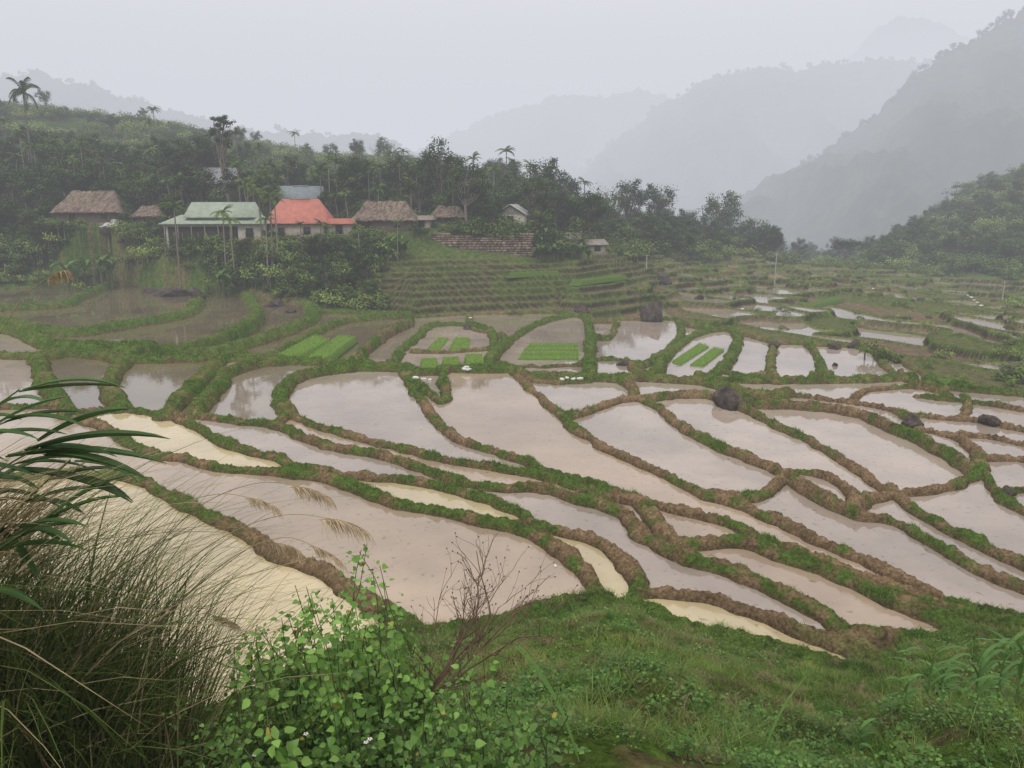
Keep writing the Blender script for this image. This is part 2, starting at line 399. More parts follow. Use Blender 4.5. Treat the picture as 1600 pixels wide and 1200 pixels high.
def gidx(x,y):
    return int(round(np.interp(y,Yr,np.arange(NR)))),int(round(np.interp(x/(y+8),Ac,np.arange(NC))))
HT=np.maximum(Z,np.where(wet|twet,WZ,-99))
def Hz(x,y):
    x=np.asarray(x,float);y=np.asarray(y,float)
    i=np.interp(y,Yr,np.arange(NR)); j=np.interp(x/(y+8),Ac,np.arange(NC))
    i0=np.minimum(i.astype(int),NR-2); j0=np.minimum(j.astype(int),NC-2); fi=i-i0; fj=j-j0
    return (HT[i0,j0]*(1-fi)+HT[i0+1,j0]*fi)*(1-fj)+(HT[i0,j0+1]*(1-fi)+HT[i0+1,j0+1]*fi)*fj
def hit(px,py):
    d=ray(px,py); t=np.concatenate([np.arange(3,60,.1),np.arange(60,420,.3)])
    z=CZ+d[2]*t; h=Hz(d[0]*t,d[1]*t); k=np.argmax(z<=h)
    if k==0: k=len(t)-1
    return (d[0]*t[k],d[1]*t[k],h[k])
# ---- colours
def mix(a,b,t):
    t=t[...,None]; return a*(1-t)+b*t
n1=fbm(XX*.35,YY*.35,61); n2=fbm(XX*2.2,YY*2.2,63,3)
T3=lambda c:np.tile(np.array(c),(NR,NC,1))
grass=np.array([.09,.15,.028]); dry=np.array([.22,.18,.085]); mud=np.array([.23,.16,.09]); dmud=np.array([.10,.072,.042]); forest=np.array([.045,.07,.022])
base=mix(T3(grass),dry,sstep(.45,.75,n2)*.6)
base=mix(base,T3(forest),far*sstep(-5,10,YY-topT)*.75)
base=mix(base,T3(forest),far*(1-sstep(aof(520),aof(580),AA))*.7)
base=mix(base,dmud,near*sstep(.52,.7,n2)*.6)
bankside=(1-sstep(0,1.6,YY-ynV))
dk=mix(T3(mud),T3(grass)*(.65+.6*n2[...,None]),np.clip(sstep(.45,.6,n1*.6+n2*.4)+sstep(45,60,YY)*.35+sstep(.05,.15,CR)*.5+bankside,0,1))
dk=mix(dk,T3(mud*.5),1-sstep(.02,.17,Z-LVL))
base=mix(base,dk,(inside).astype(float))
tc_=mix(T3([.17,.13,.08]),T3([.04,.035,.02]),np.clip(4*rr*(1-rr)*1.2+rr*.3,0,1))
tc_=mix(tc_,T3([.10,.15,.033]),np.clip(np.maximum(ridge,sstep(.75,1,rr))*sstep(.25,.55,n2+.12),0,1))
tc_=mix(tc_,T3(grass*.85),sstep(.55,.9,tid)*.65*(1-rr))
tc_=mix(tc_,T3([.27,.21,.13]),sstep(.55,.7,hash1(LV*17+cid*3))*.75*rightness*(1-rr)*(1-ridge))
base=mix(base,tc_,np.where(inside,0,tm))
def gridfaces(mask):
    idx=np.arange(NR*NC).reshape(NR,NC)
    q=np.stack([idx[:-1,:-1],idx[:-1,1:],idx[1:,1:],idx[1:,:-1]],-1)
    return q[mask]
mb=MB(); mb.add(np.stack([XX,YY,Z],-1).reshape(-1,3),gridfaces(np.ones((NR-1,NC-1),bool)),base.reshape(-1,3))
ground=obj('ground',mb.mesh('ground',[M_ground],True))
# ---- water
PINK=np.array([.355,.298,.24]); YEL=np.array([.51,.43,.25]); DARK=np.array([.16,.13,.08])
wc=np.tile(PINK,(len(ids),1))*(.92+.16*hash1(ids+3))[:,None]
wc[(cx_<-10)&(cy_>66)]=DARK  # muddy brown, with dark tree reflections put into the water colour
def setc(px,py,c):
    i,j=gidx(*G(px,py)); 
    if LABi[i,j]>=0: wc[LABi[i,j]]=c
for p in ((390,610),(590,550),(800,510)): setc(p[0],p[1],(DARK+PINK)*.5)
for p in ((500,850),(700,900)): setc(p[0],p[1],np.array([.38,.30,.21]))
for p in ((1220,890),(1430,970),(1150,830),(1300,860)): setc(p[0],p[1],PINK*np.array([1.05,.97,.85]))
for p in ((1000,850),(900,810)): setc(p[0],p[1],PINK)
for p in ((300,900),(200,830),(300,700),(700,790),(600,775),(1150,985)): setc(p[0],p[1],YEL)
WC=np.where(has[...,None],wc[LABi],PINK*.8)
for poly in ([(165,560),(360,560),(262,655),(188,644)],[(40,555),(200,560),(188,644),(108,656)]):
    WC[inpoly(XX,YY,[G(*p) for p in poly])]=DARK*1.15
WC=WC*(1-.2*sstep(.45,.7,fbm(XX*.12,YY*.12,97,3)))[...,None]
WC=np.where((twet&~zone)[...,None],mix(T3(DARK*.9),T3(PINK*.85),rightness),WC)
w1=wet; c4=lambda m:m[:-1,:-1]&m[:-1,1:]&m[1:,1:]&m[1:,:-1]
tw=twet&~zone; same=(LV[:-1,:-1]==LV[1:,1:])&(LV[:-1,1:]==LV[1:,:-1])&(LV[:-1,:-1]==LV[:-1,1:])
vis=(Z<WZ+.05)
def dil(m):
    r=m.copy()
    for sh,ax in ((1,0),(-1,0),(1,1),(-1,1)): r|=np.roll(m,sh,ax)
    return r
wm=(c4(w1&dil(dil(vis))))|(c4(tw)&same)
q=gridfaces(wm); u,iv=np.unique(q,return_inverse=True); iv=iv.reshape(q.shape)
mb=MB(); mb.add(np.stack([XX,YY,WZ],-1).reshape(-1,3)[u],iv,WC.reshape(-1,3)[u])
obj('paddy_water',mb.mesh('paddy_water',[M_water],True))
# ---------------------------------------------------------------- blades
def blades(mb,pos,h,w,lean,col,K=2,droop=.3,dirs=None):
    n=len(pos); h=np.broadcast_to(h,n);w=np.broadcast_to(w,n);lean=np.broadcast_to(lean,n);droop=np.broadcast_to(droop,n)
    th=rng.uniform(0,2*np.pi,n) if dirs is None else dirs
    hd=np.stack([np.cos(th),np.sin(th),np.zeros(n)],1); sd=np.stack([-np.sin(th),np.cos(th),np.zeros(n)],1)
    tw_=rng.normal(0,.5,n); sd=sd*np.cos(tw_)[:,None]+hd*np.sin(tw_)[:,None]
    vs=[]
    for k in range(K+1):
        t=k/K
        c=pos+hd*(h*(lean*t+droop*t*t))[:,None]+np.array([0,0,1])*(h*(t-droop*.9*t*t))[:,None]
        ww=(w*(1-t)**.7*(.6+.4*min(1,t*3+.3)))[:,None]*.5 
        if k<K: vs+= [c-sd*ww,c+sd*ww]
        else: vs.append(c)
    V=np.stack(vs,1); m=2*K+1
    b=(np.arange(n)*m)[:,None]
    fq=[np.concatenate([b+np.array([[2*k,2*k+1,2*k+3,2*k+2]]) for k in range(K-1)])] if K>1 else []
    fq.append(b+np.array([[2*K-2,2*K-1,2*K]]))
    C=np.repeat(np.asarray(col).reshape(-1,3) if np.ndim(col)>1 else np.tile(col,(n,1)),m,0)
    mb.add(V.reshape(-1,3),fq,C)
def gcol(n,a,b,var=.25):
    t=rng.uniform(0,1,(n,1)); return (np.array(a)*(1-t)+np.array(b)*t)*rng.uniform(1-var,1+var,(n,1))
mb=MB()
dens=np.where(inside&(pr>.45)&(YY<100)&(np.abs(AA)<.8),1.,0)*sstep(.42,.62,n1*.6+n2*.4)
cell=(np.gradient(YY,axis=0)*np.gradient(XX,axis=1))
wgt=(dens*cell*np.clip(40/np.maximum(YY,10),.25,2.2)).ravel(); wgt/=wgt.sum()
N=70000; k=rng.choice(len(wgt),N,p=wgt)
px_=XX.ravel()[k]+rng.normal(0,.04,N); py_=YY.ravel()[k]+rng.normal(0,.04,N)
reps=2; px_=np.repeat(px_,reps)+rng.normal(0,.04,N*reps); py_=np.repeat(py_,reps)+rng.normal(0,.04,N*reps)
yy_=np.maximum(py_,18)
clh=.6+1.*sstep(.5,.75,fbm(px_*1.1,py_*1.1,91,3))
blades(mb,np.stack([px_,py_,Hz(px_,py_)-.01],1),rng.uniform(.06,.18,N*reps)*np.clip(yy_/40,.85,1.3)*clh,.014*yy_/20,rng.uniform(.0,.6,N*reps),gcol(N*reps,(.065,.14,.02),(.19,.26,.06)))
dens=np.where((tm>.3)&~inside&(ridge>.4),1.,0)*sstep(.35,.6,n2)
wgt=(dens*cell).ravel(); wgt/=wgt.sum(); N=22000; k=rng.choice(len(wgt),N,p=wgt)
px_=XX.ravel()[k]; py_=YY.ravel()[k]
blades(mb,np.stack([px_,py_,Hz(px_,py_)-.02],1),rng.uniform(.12,.3,N),.09,rng.uniform(.1,.6,N),gcol(N,(.07,.12,.02),(.17,.2,.055)))
def slope_pts(N,ymin,pw=1.):
    a=rng.uniform(-.75,.8,N*3); f=rng.uniform(0,1,N*3)**pw; y0=np.interp(a,aT,yn)+.3
    y=ymin+(y0-ymin)*f; x=a*y
    return x[:N],y[:N]
N=170000; x,y=slope_pts(N,5.5,.8)
cl=fbm(x*1.2,y*1.2,71,3)
hgt=rng.uniform(.03,.13,N)*(.4+1.6*sstep(.4,.75,cl))
pc=sstep(.4,.7,fbm(x*.5,y*.5,75,3))[:,None]; dc=(.6+.7*sstep(.3,.7,fbm(x*1.7,y*1.7,79,3)))[:,None]
blades(mb,np.stack([x,y,Hz(x,y)-.01],1),hgt,.008+.0004*y,rng.uniform(.1,.8,N),(gcol(N,(.06,.14,.015),(.21,.27,.06))*(1-pc*.5)+gcol(N,(.15,.12,.05),(.32,.27,.13))*pc*.5)*dc)
obj('grass',mb.mesh('grass',[M_fleaf]))
# ---------------------------------------------------------------- leaf helpers
def leaves(mb,C,size,col,up=.5,aspect=.5,nrm=None):
    n=len(C); size=np.broadcast_to(size,n)[:,None]
    nv=rng.normal(0,1,(n,3)); nv/=np.linalg.norm(nv,axis=1)[:,None]; nv[:,2]=np.abs(nv[:,2])+up
    if nrm is not None: nv=nv*.6+nrm
    nv/=np.linalg.norm(nv,axis=1)[:,None]
    t=rng.normal(0,1,(n,3)); t-=nv*(t*nv).sum(1)[:,None]; t/=np.linalg.norm(t,axis=1)[:,None]
    b=np.cross(nv,t)
    V=np.stack([C-t*size*.5,C+b*size*aspect*.5-t*size*.08,C+t*size*.5-nv*size*.12,C-b*size*aspect*.5-t*size*.08],1)
    f=(np.arange(n)*4)[:,None]+np.array([[0,1,2,3]])
    cc=np.repeat(np.tile(col,(n,1)) if np.ndim(col)==1 else col,4,0)
    mb.add(V.reshape(-1,3),f,cc)
def tube(mb,path,rad,col,n=6):
    path=np.array(path,float); m=len(path); rad=np.broadcast_to(rad,m)
    V=[]
    for i in range(m):
        d=path[min(i+1,m-1)]-path[max(i-1,0)]; d=d/(np.linalg.norm(d)+1e-9)
        a=np.array([1.,0,0]) if abs(d[0])<.8 else np.array([0,1.,0]); u=np.cross(d,a);u/=np.linalg.norm(u);v=np.cross(d,u)
        for k in range(n):
            an=2*np.pi*k/n; V.append(path[i]+rad[i]*(u*np.cos(an)+v*np.sin(an)))
    f=[[i*n+k,i*n+(k+1)%n,(i+1)*n+(k+1)%n,(i+1)*n+k] for i in range(m-1) for k in range(n)]
    mb.add(V,np.array(f),col)
BARK=(.15,.13,.11)
def m_tree(name,h,rx,cz,rz,ncl,nl,ls,col,seed,slim=1.):
    r=np.random.default_rng(seed); mb=MB()
    tp=[(0,0,-.5)]; x=y=0
    for k in range(1,6):
        x+=r.normal(0,.03*h*.5); y+=r.normal(0,.03*h*.5); tp.append((x,y,h*.8*k/5))
    tube(mb,tp,[.028*h*slim,.022*h*slim,.018*h*slim,.014*h*slim,.009*h*slim,.004*h],BARK,7)
    tp=np.array(tp)
    for c in range(ncl):
        d=r.normal(0,1,3); d/=np.linalg.norm(d); q=r.uniform(.35,1)**.6
        cc=np.array([x*.6,y*.6,cz])+d*np.array([rx,rx,rz])*q*.78
        if cc[2]<h*.18: cc[2]=h*.18+r.uniform(0,.5)
        rc=rx*r.uniform(.2,.38)
        s=tp[r.integers(2,5)]; mid=(s+cc)/2+np.array([0,0,-.05*h])
        tube(mb,[s,mid,cc],[.009*h,.006*h,.002*h],BARK,4)
        k=int(nl*r.uniform(.7,1.3)); dd=r.normal(0,1,(k,3)); dd/=np.linalg.norm(dd,axis=1)[:,None]
        pts=cc+dd*np.array([1,1,.65])*rc*(r.uniform(0,1,k)**.45)[:,None]*r.uniform(.8,1.25,k)[:,None]
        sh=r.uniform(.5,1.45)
        hh=np.clip((pts[:,2]-(cz-rz))/(2*rz),0,1); loc=.45+.8*np.clip(dd[:,2]*.5+.5,0,1)  # crown shading put into leaf colour: paler on top, darker beneath
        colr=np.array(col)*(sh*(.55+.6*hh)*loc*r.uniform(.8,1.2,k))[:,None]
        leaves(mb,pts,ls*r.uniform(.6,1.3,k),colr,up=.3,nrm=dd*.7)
    return mb.mesh(name,[M_leaf])
G1=(.07,.115,.03);G2=(.11,.16,.036);G3=(.045,.072,.024);G4=(.18,.24,.06)
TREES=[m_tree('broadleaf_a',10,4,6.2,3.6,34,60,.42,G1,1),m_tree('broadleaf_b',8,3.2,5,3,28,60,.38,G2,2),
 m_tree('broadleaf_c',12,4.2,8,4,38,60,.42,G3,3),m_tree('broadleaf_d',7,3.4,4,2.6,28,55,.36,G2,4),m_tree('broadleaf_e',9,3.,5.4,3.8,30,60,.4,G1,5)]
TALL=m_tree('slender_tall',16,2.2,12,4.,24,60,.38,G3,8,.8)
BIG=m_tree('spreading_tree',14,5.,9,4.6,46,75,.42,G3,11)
def m_shrubs(name,seed,R,n,h,col,ls=.45):
    r=np.random.default_rng(seed); mb=MB()
    for i in range(n):
        a=r.uniform(0,6.28); q=R*r.uniform(0,1)**.5; cx,cy=q*np.cos(a),q*np.sin(a); s=h*r.uniform(.6,1.4)
        tube(mb,[(cx,cy,-.5),(cx,cy,s*.6)],[.06,.02],BARK,4)
        k=70; dd=r.normal(0,1,(k,3)); dd/=np.linalg.norm(dd,axis=1)[:,None]; dd[:,2]=np.abs(dd[:,2])*.9-.15
        pts=np.array([cx,cy,s*.4])+dd*np.array([.6*s,.6*s,.75*s])*(r.uniform(0,1,k)**.4)[:,None]
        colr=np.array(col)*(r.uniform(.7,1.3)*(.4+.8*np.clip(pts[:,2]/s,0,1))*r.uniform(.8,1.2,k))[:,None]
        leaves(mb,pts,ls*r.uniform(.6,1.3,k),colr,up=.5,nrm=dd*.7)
    return mb.mesh(name,[M_leaf])
SHR=[m_shrubs('shrubs_%d'%i,20+i,4.5,12,2.2,c) for i,c in enumerate((G2,G4,G4,G1))]
SHS=[m_shrubs('low_shrubs_%d'%i,30+i,1.6,5,1.1,c,.26) for i,c in enumerate((G2,G4,G1))]
def m_palm(name,h,fl,seed,nf=11,col=G2,rt=.1):
    r=np.random.default_rng(seed); mb=MB()
    lx,ly=r.normal(0,.03*h,2)
    tube(mb,[(0,0,-.5),(lx*.3,ly*.3,h*.4),(lx*.7,ly*.7,h*.75),(lx,ly,h)],[rt*1.3,rt,rt*.85,rt*.7],(.2,.18,.15),6)
    tube(mb,[(lx,ly,h),(lx,ly,h+.5)],[rt*.8,rt*.5],(.08,.13,.04),6)
    for f in range(nf):
        az=f*2.4+r.normal(0,.2); el=r.uniform(.1,1.2); L=fl*r.uniform(.8,1.15)
        hd=np.array([np.cos(az),np.sin(az),0]); sd=np.array([-np.sin(az),np.cos(az),0]); K=7
        pts=[np.array([lx,ly,h+.4])]
        for k in range(K):
            e=el-1.7*(k/K)**1.2; pts.append(pts[-1]+(hd*np.cos(e)+np.array([0,0,np.sin(e)]))*L/K)
        tube(mb,pts,np.linspace(.03,.008,len(pts)),(.1,.12,.05),3)
        V=[];Fc=[]
        for k in range(1,K*2):
            t=k/2; i=int(t); p=pts[i]*(1-(t-i))+pts[min(i+1,K)]*(t-i); tg=pts[min(i+1,K)]-pts[max(i-1,0)]; tg/=np.linalg.norm(tg)
            ll=L*.28*np.sin(np.pi*(.12+.85*k/(2*K)))
            for s in (-1,1):
                tip=p+sd*s*ll*.8+tg*ll*.5+np.array([0,0,-ll*.45]); w=tg*.09*fl*.8
                b=len(V); V+= [p-w*.4,p+w*.6,tip]; Fc.append([b,b+1,b+2])
        mb.add(V,np.array(Fc),np.array(col)*r.uniform(.6,1.2))
    return mb.mesh(name,[M_leaf])
PALM=[m_palm('areca_a',8,1.8,1),m_palm('areca_b',9.5,1.9,2,11,G1),m_palm('areca_c',7,1.7,3,12)]
COCO=m_palm('coconut',9,3.4,5,18,G1,.17)
def strap(mb,base,az,L,w,el,bend,col,K=7,fold=.25):
    hd=np.array([math.cos(az),math.sin(az),0]); sd=np.array([-math.sin(az),math.cos(az),0]); p=np.array(base,float);V=[]
    for k in range(K+1):
        t=k/K; e=el-bend*t**1.3; ww=w*.5*(math.sin(math.pi*min(.97,.12+.86*t))**.7)
        if k==K: ww=.002
        up=np.array([0,0,1.])*ww*fold
        V+=[p-sd*ww+up,p,p+sd*ww+up]
        p=p+(hd*math.cos(e)+np.array([0,0,math.sin(e)]))*L/K
    f=[[3*k+j,3*k+j+1,3*k+j+4,3*k+j+3] for k in range(K) for j in (0,1)]
    mb.add(V,np.array(f),col)
def m_banana(seed):
    r=np.random.default_rng(seed); mb=MB()
    for s in range(3):
        ox,oy=r.normal(0,.7,2); h=r.uniform(1.2,2.2)
        tube(mb,[(ox,oy,-.3),(ox,oy,h*.5),(ox,oy,h)],[.14,.11,.07],(.12,.14,.06),7)
        for k in range(7): strap(mb,(ox,oy,h*.95),k*2.4+r.normal(0,.3),r.uniform(1.5,2.3),.5,r.uniform(.7,1.4),r.uniform(1.2,2.2),np.array((.12,.2,.05))*r.uniform(.7,1.3))
    return mb.mesh('banana',[M_leaf])
BAN=[m_banana(1),m_banana(2)]
def m_bamboo(seed):
    r=np.random.default_rng(seed); mb=MB()
    for s in range(16):
        a=r.uniform(0,6.28); lean=r.uniform(.05,.4); h=r.uniform(6,10); pts=[]
        for k in range(7):
            t=k/6; pts.append((math.cos(a)*(.4+lean*h*t**2.2*.8),math.sin(a)*(.4+lean*h*t**2.2*.8),h*(t-.12*t**3)))
        tube(mb,pts,np.linspace(.05,.01,7),(.12,.15,.05),4)
        P_=np.array(pts); k=90; t=r.uniform(2,6,k); i=np.minimum(t.astype(int),5); q=P_[i]*(1-(t-i))[:,None]+P_[i+1]*(t-i)[:,None]+r.normal(0,.45,(k,3))
        leaves(mb,q,.5*r.uniform(.6,1.3,k),np.array(G2)*r.uniform(.6,1.4,(k,1)),up=.2,aspect=.3)
    return mb.mesh('bamboo',[M_leaf])
BAMB=m_bamboo(4)
# ---------------------------------------------------------------- forests
hx=[(P(h[2],h[3],h[4])) for h in HOUSES]
def blocked(x,y,hgt=8):
    zt=float(Hz(x,y))+hgt
    for h,p in zip(HOUSES,hx):
        if abs(x-p[0])<h[5]*.5+.5 and -.6<y-p[1]<h[6]+.6: return True
        if y<p[1]+h[6] and y>p[1]-30 and abs(x/y-p[0]/p[1])<(h[5]*.5+.6)/p[1] and (zt-12)/y>(p[2]+h[7]*.7-12)/p[1]: return True
    a=x/y
    if aof(668)<a<aof(838) and y<119.5 and (zt-12)/y>(4.9-12)/117: return True
    return False
def put(parent,me,x,y,sc,name,sink=.1):
    return obj(name,me,(x,y,float(Hz(x,y))-sink),(0,0,random.uniform(0,6.28)),(sc*random.uniform(.9,1.1),sc*random.uniform(.9,1.1),sc),parent)
def scatter(parent,meshes,N,pxr,yf,sc,hgt,name,chk=True):
    n=0;tries=0
    while n<N and tries<N*12:
        tries+=1
        px=random.uniform(*pxr); a=aof(px); y=float(yf(px,random.random()))
        x=a*y
        s=random.uniform(*sc)
        if chk and blocked(x,y,hgt*s): continue
        put(parent,random.choice(meshes),x,y,s,name); n+=1
hf=empty('hillside_forest')
ridx=[-500,0,200,400,600,700,820,900,1000,1100,1200,1260]
yT=lambda px:np.interp(px,ridx,[122,121,119,110,116,119.5,120,123,140,158,184,192])
yE=lambda px:np.interp(px,ridx,[330,320,300,290,280,265,250,245,235,225,225,225])
yB=lambda px:np.interp(aof(px),aT,yb)
scatter(hf,TREES,440,(-350,930),lambda p,u:yT(p)+1+u*42,(.4,.95),9,'tree')
scatter(hf,PALM,150,(-300,900),lambda p,u:yT(p)+1+u*38,(.65,1.05),9,'areca_palm')
scatter(hf,SHS,850,(-350,590),lambda p,u:yB(p)+.8+u*(yT(p)-yB(p)+8),(.7,1.6),1.4,'undergrowth')
scatter(hf,TREES[1:4],180,(-350,590),lambda p,u:yB(p)+2+u*(yT(p)-yB(p)+6),(.2,.5),8,'small_tree')
scatter(hf,BAN,60,(-300,1000),lambda p,u:yT(p)-4+u*12,(.6,1.),2.8,'banana')
scatter(hf,SHS+SHR[:1],330,(560,1000),lambda p,u:yT(p)+1+u*20,(.7,1.3),1.4,'undergrowth')
scatter(hf,SHR,1400,(-500,900),lambda p,u:yT(p)+20+(u**.6)*(yE(p)-yT(p)-20),(.7,1.3),2.5,'shrubs',False)
scatter(hf,TREES,150,(-500,760),lambda p,u:165+u*(yE(p)-165),(.3,.65),8,'tree',False)
scatter(hf,PALM,10,(-100,880),lambda p,u:150+u*60,(.8,1.1),8,'areca_palm',False)
scatter(hf,TREES,260,(740,1215),lambda p,u:yT(p)+2+u*(yE(p)-yT(p)-2),(.45,.9),9,'tree')
scatter(hf,SHR,150,(860,1230),lambda p,u:yT(p)+u*(yE(p)-yT(p)),(.6,1.1),2.5,'shrubs')
rh=empty('right_hill_forest')
scatter(rh,TREES,330,(1370,1950),lambda p,u:np.interp(p,[1370,1450,1600,1950],[195,183,172,165])+u*np.interp(p,[1370,1480,1950],[20,110,130]),(.4,.75),9,'tree',False)
scatter(rh,SHR,450,(1370,1950),lambda p,u:np.interp(p,[1370,1450,1600,1950],[190,180,168,162])+u*np.interp(p,[1370,1480,1950],[25,120,140]),(.7,1.3),9,'shrubs',False)
vf=empty('valley_trees')
scatter(vf,TREES+SHR,260,(1100,1480),lambda p,u:215+u*190,(.35,.7),9,'tree',False)
scatter(vf,SHS+SHS+SHR[:1],170,(950,1650),lambda p,u:np.interp(p,[950,1200,1400,1650],[140,188,176,158])+u*14,(.6,1.3),9,'bush',False)
scatter(vf,SHS,110,(1000,1700),lambda p,u:yB(p)+3+u*80,(.25,.65),9,'bush',False)
def named(name,me,mh,px,top,Y,wide=1.):
    x,_,zt=P(px,top,Y); z0=float(Hz(x,Y)); s=max(.25,(zt-z0)/mh)
    obj(name,me,(x,Y,z0-.1),(0,0,random.uniform(0,6)),(s*wide,s*wide,s))
named('tall_tree',TALL,16,350,162,132,1.)
for px,top,Y,w in ((275,206,136,.95),(690,204,134,.85),(668,230,136,.75),(722,234,138,.75)): named('spreading_tree',BIG,14,px,top,Y,w)
for px,top,Y in ((225,240,132),(180,262,131),(60,268,129),(20,255,133),(130,262,136),(410,262,136),(545,262,134),(515,218,240),(560,220,240),(600,212,238),(625,232,225),(760,262,142),(815,262,142),(850,262,150),(885,285,152),(940,285,170),(985,293,178),(1030,300,186),(1080,320,190),(1130,312,197),(1180,330,203),(1205,350,206)):
    named('broadleaf_tree',TREES[random.randrange(5)],9.5,px,top,Y,.95)
named('coconut_palm',COCO,10,35,136,150,.55)
named('coconut_palm',COCO,10,500,262,128,.7); named('coconut_palm',COCO,10,80,222,140,.7); named('coconut_palm',COCO,10,590,290,126,.7)
for px,top,Y in ((240,175,190),(400,222,143),(300,250,124),(315,262,124),(290,268,124),(385,262,125),(372,262,126),(404,288,108),(428,298,108),(420,312,107),(412,330,106),(272,330,108),(345,318,108),(360,330,107),(737,236,150),(790,241,160),(803,245,160),(770,254,150),(830,248,165),(862,268,165),(512,250,134),(525,255,134),(575,262,130),(640,268,130),(655,272,130),(915,275,170),(470,335,110),(500,340,109),(510,345,110),(560,345,110),(620,350,112),(595,205,225)):
    named('areca_palm',PALM[random.randrange(3)],9.4,px,top,Y,1.)
for px,top,Y,w in ((655,245,140,1.2),(955,290,165,1.1),(590,225,245,1.)): named('bamboo_clump',BAMB,9,px,top,Y,w)
for px,top,Y in ((112,398,114),(345,415,104),(160,392,114),(740,340,121),(600,375,112),(840,340,123)): named('banana_plant',BAN[0],3.2,px,top,Y,1.)
FT=m_tree('umbrella_tree',7,4.5,5.6,.8,22,50,.3,G3,77,.7)
named('umbrella_tree',FT,6.4,1322,374,186,.9)
# ---------------------------------------------------------------- mountains
def mountain(name,prof,Dr,D0,seed,amp,res,col,canopy=3.,ext=(-700,2300)):
    pxs=np.linspace(ext[0],ext[1],res); xs=[p[0] for p in prof]; yv=np.interp(pxs,xs,[p[1] for p in prof])
    yv=yv+(fbm(pxs*.03,pxs*0+seed,seed,4)-.5)*10+(fbm(pxs*.16,pxs*0+seed,seed+1,3)-.5)*6
    rs=np.array([P(a,b,Dr) for a,b in zip(pxs,yv)]); rx,rz=rs[:,0]/Dr,rs[:,2]
    ns=170; s=np.concatenate([np.linspace(0,1,ns),np.linspace(1.02,1.6,24)])
    SS,RX=np.meshgrid(s,rx,indexing='ij'); RZ=np.tile(rz,(len(s),1))
    Y=D0+(Dr-D0)*SS; X=RX*Y
    zb=-25.
    sh=np.where(SS<=1,SS**1.05,1-(SS-1)*1.4)
    rid=1-np.abs(fbm(X*.012*600/Dr,Y*.006*600/Dr,seed+5,4)*2-1)
    z=zb+(RZ-zb)*sh+ (rid-.75)*amp*np.sin(np.pi*np.clip(SS,0,1))**.8
    z+=(fbm(X*.12,Y*.12,seed+9,3)-.5)*canopy*2.+(vnoise(X*.33,Y*.33,seed+11)-.5)*canopy*.9
    c=np.array(col)*(.55+.9*fbm(X*.02,Y*.02,seed+2,4))[...,None]*(.65+.7*vnoise(X*.3,Y*.3,seed+3))[...,None]
    idx=np.arange(z.size).reshape(z.shape); q=np.stack([idx[:-1,:-1],idx[:-1,1:],idx[1:,1:],idx[1:,:-1]],-1).reshape(-1,4)
    mb=MB(); mb.add(np.stack([X,Y,z],-1).reshape(-1,3),q,c.reshape(-1,3))
    obj(name,mb.mesh(name,[M_mount],True))
    return rx,rz
MC=(.045,.065,.042)
r1=mountain('mountain',[(700,420),(1000,400),(1100,352),(1150,318),(1200,285),(1250,262),(1300,228),(1350,192),(1400,150),(1430,118),(1480,78),(1520,62),(1560,34),(1600,12),(2300,-200)],600,380,3,70,900,MC,3.5,(900,2300))
r2=mountain('mountain',[(600,420),(800,330),(880,282),(930,247),(980,205),(1030,168),(1060,152),(1100,127),(1150,114),(1200,108),(1250,112),(1290,98),(1330,102),(1380,95),(1430,97),(2300,60)],950,650,13,80,800,MC,4.,(600,2300))
r3=mountain('mountain',[(300,420),(560,300),(620,252),(680,220),(740,192),(800,170),(860,152),(960,150),(1000,142),(1040,152),(1100,165),(1300,230),(2300,300)],1200,900,23,70,600,MC,5.,(300,1700))
r4=mountain('mountain',[(1100,300),(1280,150),(1320,98),(1360,52),(1400,28),(1440,26),(1480,42),(1520,62),(1700,120),(2300,200)],1900,1550,33,60,500,MC,5.,(1100,2300))
r5=mountain('hill',[(-900,60),(-200,105),(0,124),(60,114),(110,130),(170,147),(240,165),(330,190),(420,205),(540,212),(600,215),(660,240),(900,330)],800,500,43,30,600,MC,4.,(-900,900))
rt=empty('ridge_trees')
for (r,Dr,n,sc) in ((r1,600,420,.65),(r2,950,320,.85),(r5,800,200,.8)):
    for k in range(n):
        i=random.randrange(5,len(r[0])-5); s=random.uniform(.5,1.1)*sc
        obj('tree',TREES[random.randrange(5)],(r[0][i]*Dr,Dr+random.uniform(-6,3),r[1][i]-4.2*s),(0,0,random.uniform(0,6)),s*random.uniform(.8,1.2),rt)
# ---------------------------------------------------------------- buildings
def boxv(mb,x0,x1,y0,y1,z0,z1,col,mat=0):
    v=[(x,y,z) for x in (x0,x1) for y in (y0,y1) for z in (z0,z1)]
    f=np.array([[0,1,3,2],[4,6,7,5],[0,4,5,1],[2,3,7,6],[0,2,6,4],[1,5,7,3]]); mb.add(v,f,col,mat)
def part(name,fn,mats,parent,smooth=False):
    mb=MB(); fn(mb); return obj(name,mb.mesh(name,mats,smooth),parent=parent)
RM={'green':mat_corr('green_metal_roof',(.32,.40,.30)),'red':mat_corr('red_metal_roof',(.52,.17,.12)),'blue':mat_corr('blue_grey_roof',(.20,.25,.27)),
    'grey':mat_corr('grey_sheet_roof',(.28,.29,.32)),'gable':mat_corr('pale_tile_roof',(.42,.42,.38)),'shed':mat_corr('old_sheet_roof',(.28,.24,.2)),'red2':mat_corr('red_sheet_roof',(.45,.15,.1))}
